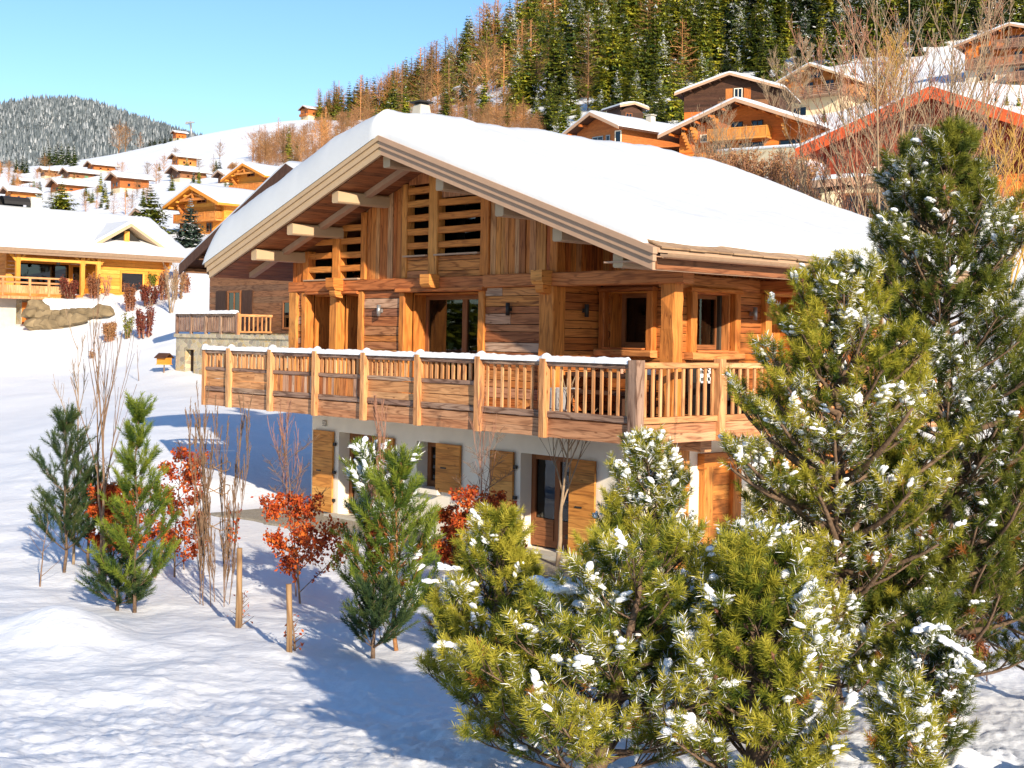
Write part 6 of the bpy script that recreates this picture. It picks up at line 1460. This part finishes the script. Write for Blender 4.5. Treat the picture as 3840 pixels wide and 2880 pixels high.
# conifers close above the big roof
for k, (px, py, top, lab) in enumerate(((2480, 500, 330, 'young spruce just left of the bright orange chalet'), (2590, 420, 330, 'bushy spruce before the dark weathered chalet'), (2720, 400, 312, 'round bushy spruce under the window of the dark weathered chalet'), (2310, 455, 345, 'light spruce beside the shed'), (2170, 450, 380, 'light green young spruce left of the reddish brown chalet'), (3090, 460, 400, 'little spruce under the cream chalet terrace'))):
    one(SPR[k % 5], px, py, top, lab, 60, 1.5)
for k, (px, py, top) in enumerate(((2110, 500, 330), (2050, 500, 340), (2250, 480, 330), (2400, 470, 320), (2440, 500, 345), (2560, 470, 330), (2620, 440, 320), (2520, 560, 440), (2330, 470, 360), (2650, 400, 300), (2860, 380, 290), (3200, 330, 235), (3330, 320, 225))):
    one(SPR[k % 5], px, py, top, 'olive spruce standing between the chalets at the forest edge', 60, 1.3, group='spruces between the chalets at the forest edge')
for k, (px, py, top) in enumerate(((3735, 390, 320), (3775, 395, 330), (3820, 400, 330))): one(SPR[k], px, py, top, 'young spruce in the snow right of the red roof', 60, .8, group='young spruces right of the red roof')
GV = 'small conifers scattered through the village'
for k in range(26):
    px, py = R.choice([(R.uniform(20, 330), R.uniform(690, 770)), (R.uniform(330, 560), R.uniform(730, 800)), (R.uniform(560, 880), R.uniform(640, 720))])
    one(SPR[k % 5] if k % 3 else SPD[0], px, py, py - R.uniform(35, 75), 'small conifer among the chalets of the village', 90, 1.3, group=GV)
for k in range(34):
    px, py = R.choice([(R.uniform(0, 200), R.uniform(640, 770)), (R.uniform(250, 560), R.uniform(650, 800)), (R.uniform(560, 900), R.uniform(580, 700))])
    p = at(px, py, 90); place(R.choice(BIR), 'bare_tree', 'small brown leafless tree among the chalets of the village', 'bare tree', p - Vector((0, 0, .2)), R.uniform(40, 85) * p.y / F, group='small leafless trees in the village', wid=1.9)
# bare trees
GB = 'bare brown trees left of the big roof'
for k in range(26):
    px = R.uniform(930, 1270); py = R.uniform(560, 650) - (px - 930) * .1; p = at(px, py, 90); hh = R.uniform(95, 165) * p.y / 4990
    place(R.choice(BIR + LAR), 'bare_tree', 'brown leafless tree in the thicket left of the big snowy roof', 'bare tree', p - Vector((0, 0, .3)), hh, group=GB, wid=1.5)
for k in range(14):
    px = R.uniform(1780, 2010); py = R.uniform(470, 520); p = at(px, py, 90); hh = R.uniform(80, 130) * p.y / 4990
    place(R.choice(BIR), 'bare_tree', 'orange tinged leafless tree above the ridge of the big roof', 'bare tree', p - Vector((0, 0, .3)), hh, group='bare trees above the ridge', wid=1.4)
for k, (px, py, top, lab) in enumerate(((445, 570, 440, 'tall leafless tree before the frosted hill'), (470, 565, 450, 'second leafless tree before the frosted hill, beside the taller one'), (525, 560, 490, 'round reddish leafless tree right of the frosted hill'), (440, 640, 600, 'round leafless tree behind the village chalets'), (800, 640, 570, 'leafless tree in the middle of the snow slope'), (950, 600, 470, 'spreading leafless tree on the snow slope left of the big roof'), (585, 690, 590, 'pair of thin leafless stems in the village'), (470, 805, 690, 'leafless tree with pale stems behind the pointed spruce'), (425, 808, 700, 'leafless shrub tree left of the pale stems'))):
    p = at(px, py, 90); place((BIR + LAR)[k % 5], 'bare_tree', lab, 'bare tree', p - Vector((0, 0, .3)), hgt(p, top), wid=1.7)
def bush(px, py, top, seed, label, mat='twig', leaf=None, lv=2, nb=6, fork=5, spread=.4, d0=40, up=.7, name='bare_shrub', cat='shrub', rmin=.012, per=2, dens=3, size=.12, r0=.05, ratio=.5, d=None):
    p = on(px, d) if d else at(px, py, d0); h = hgt(p, top); T, _ = grow_bare(h, spread, lv, nb, seed, r0=r0, rmin=rmin, up=up, t0=.12, fork=fork, ratio=ratio)
    if leaf:
        t = empty(name, p); tag(t, label, cat); tubes_mesh(T, 'branches', mat, t, 4)
        P = along(T, per, .1, 1, seed); V, Fc, r = leaves(P, dens, .06, size, seed); tri_mesh('foliage', V, Fc, M[leaf], r, parent=t)
    else: t = bare_tree(name, label, p, T, mat, cat)
    return t
# wrapped and clipped shrubs on the left slope
bush(259, 1124, 1048, 201, 'clipped maroon shrub with snow cap beside the yellow house terrace', 'twig', 'leaf_maroon', 1, 7, 9, .5, per=5, dens=5, d0=70)
bush(354, 1120, 1040, 202, 'rust brown bundled shrub before the dark window pane of the yellow house', 'twig_red', 'leaf_brown', 1, 6, 9, .12, per=6, dens=5, up=1, d0=70)
bush(330, 1100, 1030, 203, 'green topped shrub beside the rust brown bundled one', 'twig', 'spruce', 1, 6, 6, .3, per=5, dens=5, d0=70)
bush(487, 1168, 1082, 204, 'leaning brown bundled shrub on the snowy slope', 'twig_red', 'leaf_brown', 1, 6, 9, .12, per=6, dens=4, up=1, d0=60)
bush(557, 1150, 1074, 205, 'wide dark red shrub dusted with snow on the slope', 'twig', 'leaf_maroon', 1, 8, 10, .75, per=5, dens=5, d0=60)
bush(566, 1078, 1030, 206, 'green shrub with snow cap at the corner of the yellow house', 'twig', 'spruce', 1, 6, 8, .4, per=5, dens=5, d0=60)
bush(614, 1126, 1030, 207, 'reddish bundled shrub behind the bare multi stemmed tree', 'twig_red', 'leaf_brown', 1, 6, 9, .14, per=5, dens=4, up=1, d0=60)
bush(668, 1122, 1024, 208, 'olive bundled shrub right of the bare multi stemmed tree', 'twig', 'brush', 1, 6, 9, .16, per=5, dens=4, up=1, d0=60)
bush(699, 1100, 1034, 209, 'narrow red shrub on the snow beside the dark log chalet', 'twig_red', 'leaf_brown', 1, 5, 5, .1, per=5, dens=3, up=1, d0=60)
bush(410, 1284, 1215, 210, 'green topped wrapped shrub leaning left on the lower slope', 'twig_red', 'brush', 1, 6, 9, .25, per=6, dens=5, d0=50)
bush(478, 1274, 1192, 211, 'small mushroom shaped wrapped shrub on the lower slope', 'twig', 'spruce', 1, 6, 5, .12, per=4, dens=4, up=1, d0=50)
bush(541, 1272, 1166, 212, 'dark red upright shrub at the edge of the blue shadow', 'twig_red', 'leaf_maroon', 1, 8, 12, .22, per=5, dens=4, up=1, d0=50)
bush(642, 1174, 985, 213, 'bare multi stemmed tree with reddish twigs on the left slope', 'twig_pale', None, 2, 7, 4, .4, up=.45, d0=50, rmin=.009, r0=.06)
bush(400, 1110, 1035, 214, 'small bare bush under the square window of the yellow house', 'twig_red', None, 2, 5, 4, .5, d0=70, rmin=.012)
for k, (px, py) in enumerate(((356, 1285), (345, 1292))): pass
bush(345, 1345, 1318, 215, 'tiny green leafed sprig on the open snow', 'twig', 'brush', 1, 4, 3, .3, per=3, dens=3, d0=40, size=.1)
# leafless trees at the right, behind the big roof
for k, (px, d, top, lab, mt) in enumerate(((3040, 50, 470, 'low bare shrub tree at the far end of the snowy roof', 'twig_pale'), (3180, 49, 200, 'leafless tree with reddish twigs right of the cream chalet', 'twig_red'), (3250, 47, 80, 'leafless multi stemmed tree, second from left before the red chalet', 'twig_red'), (3310, 45, 0, 'tallest leafless pale stemmed tree before the red chalet', 'twig_pale'),
                                           (3400, 46, -10, 'leafless pale tree just right of the tallest one', 'twig_pale'), (3490, 48, 40, 'leafless reddish tree behind the top of the dark pine', 'twig_red'), (3560, 47, 20, 'leafless straight stemmed tree left of the yellow willow', 'twig_pale'), (3660, 50, 180, 'leafless reddish tree above the dark pine', 'twig_red'))):
    bush(px, None, top, 300 + k, lab, mt, None, 2, 13, 3 if k else 4, .5, up=.35, name='bare_tree', cat='bare tree', rmin=.008, r0=.07, d=d, ratio=.4)
bush(3760, None, 440, 320, 'yellow twigged willow at the right edge', 'twig_yellow', None, 2, 8, 5, .6, up=.35, name='willow', cat='willow', rmin=.01, r0=.05, d=46, ratio=.42)
bush(3880, None, 360, 321, 'yellow twigged willow cut off by the right edge', 'twig_yellow', None, 2, 8, 5, .6, up=.35, name='willow', cat='willow', rmin=.01, r0=.05, d=48, ratio=.42)
bush(3290, None, 170, 322, 'yellowish leafless tree behind the tallest pale one', 'twig_yellow', None, 2, 24, 3, .5, up=.35, name='bare_tree', cat='bare tree', rmin=.012, r0=.1, d=95, ratio=.4)
bush(2890, None, 150, 323, 'round crowned leafless tree before the dark weathered chalet', 'twig_pale', None, 3, 13, 1, .8, up=.6, name='bare_tree', cat='bare tree', rmin=.011, r0=.14, d=150, ratio=.5)
bush(2665, None, 450, 324, 'pale leafless bush below the bright orange chalet', 'twig_pale', None, 2, 12, 7, .55, up=.3, name='bare_shrub', rmin=.007, r0=.03, d=92)
bush(2745, None, 470, 325, 'second pale leafless bush below the bright orange chalet', 'twig_pale', None, 2, 12, 6, .55, up=.3, name='bare_shrub', rmin=.007, r0=.03, d=92)
for k, (px, d, top) in enumerate(((2690, 86, 585), (2750, 84, 590), (2810, 82, 592), (2870, 80, 598), (2930, 78, 602), (2985, 76, 606), (2640, 88, 590), (3040, 74, 640), (3100, 70, 680))):
    p = on(px, d); b_ = bush(px, None, top, 340 + k, 'clump of rusty brown hedge shrubs beyond the snowy roof', 'twig_red', 'brush', 1, 9, 12, .5, name='hedge_shrub', rmin=.015, d=d, per=4, dens=4, size=.16); b_['group'] = 'brown hedge beyond the roof'
# far wooded hill
hpx = np.linspace(-900, 1100, 110); hd = np.linspace(1360, 2300, 60)
sk = np.interp(hpx, [-900, -300, 0, 110, 250, 330, 400, 500, 600, 700, 1100], [470, 430, 414, 402, 400, 420, 442, 474, 505, 540, 640])
HZ = np.zeros((60, 110))
for i, d in enumerate(hd):
    f = min(1, (d - 1360) / 560); f2 = f * f * (3 - 2 * f)
    py = 655 * (1 - f2) + sk * f2 + max(0, (d - 1920)) * .12
    HZ[i] = [U(a, c, d).z for a, c in zip(hpx, py)]
HX = (hpx[None] - CX) / F * hd[:, None]; HY = np.repeat(hd[:, None], 110, 1)
HZ += fbm(HX * .008, HY * .008, 71, 4) * 22
I = np.arange(60 * 110).reshape(60, 110); Q = np.stack([I[:-1, :-1], I[:-1, 1:], I[1:, 1:], I[1:, :-1]], -1).reshape(-1, 4)
o = tri_mesh('far_hill', np.stack([HX, HY, HZ], -1).reshape(-1, 3), Q, M['snow'], smooth=True); o['kind'] = 'structure'
rg = np.random.default_rng(9); n = 15000
ii = rg.uniform(6, 44, n); jj = rg.uniform(20, 100, n); i0 = ii.astype(int); j0 = jj.astype(int)
bx_, by_, bz_ = HX[i0, j0] + rg.uniform(-8, 8, n), HY[i0, j0] + rg.uniform(-8, 8, n), HZ[i0, j0]
keep = rg.random(n) < np.clip((ii - 4) / 8, 0, 1); bx_, by_, bz_ = bx_[keep], by_[keep], bz_[keep]; n = len(bx_)
hh = rg.uniform(8, 17, n); V = []; Fc = []; k = 6; cone_v = []
an = np.arange(k) * 2 * np.pi / k; Vs = []; Fs = []; rr = []
for lev, (z0_, z1_, rad) in enumerate(((.05, .55, .2), (.3, .8, .15), (.55, 1.02, .1))):
    jr = rg.uniform(.6, 1.25, (n, k))
    ring = np.stack([bx_[:, None] + np.cos(an) * hh[:, None] * rad * jr, by_[:, None] + np.sin(an) * hh[:, None] * rad * jr, bz_[:, None] + hh[:, None] * (z0_ + rg.uniform(-.04, .04, (n, k)))], -1)
    tip = np.stack([bx_, by_, bz_ + hh * z1_], -1)[:, None]
    base = sum(len(v) for v in Vs); Vs.append(np.concatenate([ring, tip], 1).reshape(-1, 3))
    off = base + np.arange(n) * (k + 1); f = np.stack([np.stack([off + a, off + (a + 1) % k, off + k], -1) for a in range(k)], 1).reshape(-1, 3); Fs.append(f)
    rr.append(np.repeat(np.clip(rg.normal(.42, .22, n), 0, 1), k) + rg.normal(0, .15, n * k))
o = tri_mesh('forest', np.concatenate(Vs), np.concatenate(Fs), M['frost'], np.clip(np.concatenate(rr), 0, 1)); tag(o, 'frosted grey conifer forest covering the far hill', 'forest', None, 'stuff')
# background forest filling the upper slope: one mass
if small:
    tv = SPR[0]; co = np.zeros(len(tv.vertices) * 3, dtype=np.float32); tv.vertices.foreach_get('co', co); co = co.reshape(-1, 3)
    nf = len(tv.polygons); li = np.zeros(nf * 4, dtype=np.int32); tv.loops.foreach_get('vertex_index', li); li = li.reshape(-1, 4); mi = np.zeros(nf, dtype=np.int32); tv.polygons.foreach_get('material_index', mi)
    rn = np.zeros(nf, dtype=np.float32); tv.attributes['rnd'].data.foreach_get('value', rn)
    small = small[:220]; VV = []; FF = []
    for q, (p, h_) in enumerate(small):
        a = R.random() * 6.28; c, s = math.cos(a), math.sin(a); W_ = co * np.array([h_ * 1.1, h_ * 1.1, h_]); VV.append(np.stack([W_[:, 0] * c - W_[:, 1] * s + p.x, W_[:, 0] * s + W_[:, 1] * c + p.y, W_[:, 2] + p.z - .5], -1)); FF.append(li + q * len(co))
    o = tri_mesh('forest', np.concatenate(VV), np.concatenate(FF), [M['spruce'], M['snow_tree'], M['bark']], np.tile(rn, len(small)), np.tile(mi, len(small))); tag(o, 'rest of the spruce forest seen as one mass on the slope', 'forest', None, 'stuff')
print('cand', len(cand), 'spruces', n_sp, 'rest', len(small))

tv = BIR[0]; co = np.zeros(len(tv.vertices) * 3, dtype=np.float32); tv.vertices.foreach_get('co', co); co = co.reshape(-1, 3)
nf = len(tv.polygons); li = np.zeros(nf * 4, dtype=np.int32); tv.loops.foreach_get('vertex_index', li); li = li.reshape(-1, 4); rn = np.zeros(nf, dtype=np.float32); tv.attributes['rnd'].data.foreach_get('value', rn)
VV = []; FF = []; q = 0
for k in range(420):
    px = R.uniform(960, 2050); lo = float(np.interp(px, [960, 1230, 1700, 2050], [560, 470, 380, 470])); hi = float(np.interp(px, [960, 1230, 1900, 2050], [640, 600, 545, 500]))
    p = at(px, R.uniform(lo, hi), 110)
    if p.y > 640: continue
    h_ = R.uniform(45, 85) * p.y / 4990; a = R.random() * 6.28; c, s_ = math.cos(a), math.sin(a); W_ = co * np.array([h_ * 2, h_ * 2, h_])
    VV.append(np.stack([W_[:, 0] * c - W_[:, 1] * s_ + p.x, W_[:, 0] * s_ + W_[:, 1] * c + p.y, W_[:, 2] + p.z - h_ * .15], -1)); FF.append(li + q * len(co)); q += 1
o = tri_mesh('undergrowth', np.concatenate(VV), np.concatenate(FF), [M['brush']], np.tile(rn, q)); tag(o, 'tangle of brown leafless undergrowth at the foot of the forest', 'undergrowth', None, 'stuff')

# trees just outside the picture: mirrored in the upper window, and shading the eave
for k, (x, y, h_) in enumerate(((-26, 33.5, 10), (-30, 35.5, 12), (-34, 33, 11), (-31, 37.5, 13), (-38, 36, 12), (-27, 36.5, 9))):
    place(SPR[k % 5], 'spruce', 'spruce mirrored in the panes of the big upper window', 'spruce', Vector((x, y, G(x, y) - .2)), h_, None, 'spruces mirrored in the window panes', 1.4)
place(SPR[0], 'spruce', 'tall spruce whose shadow tip falls on the eave of the big roof', 'spruce', Vector((11.3, 10.3, G(11.3, 10.3) - .2)), 11.0, None, None, .9)
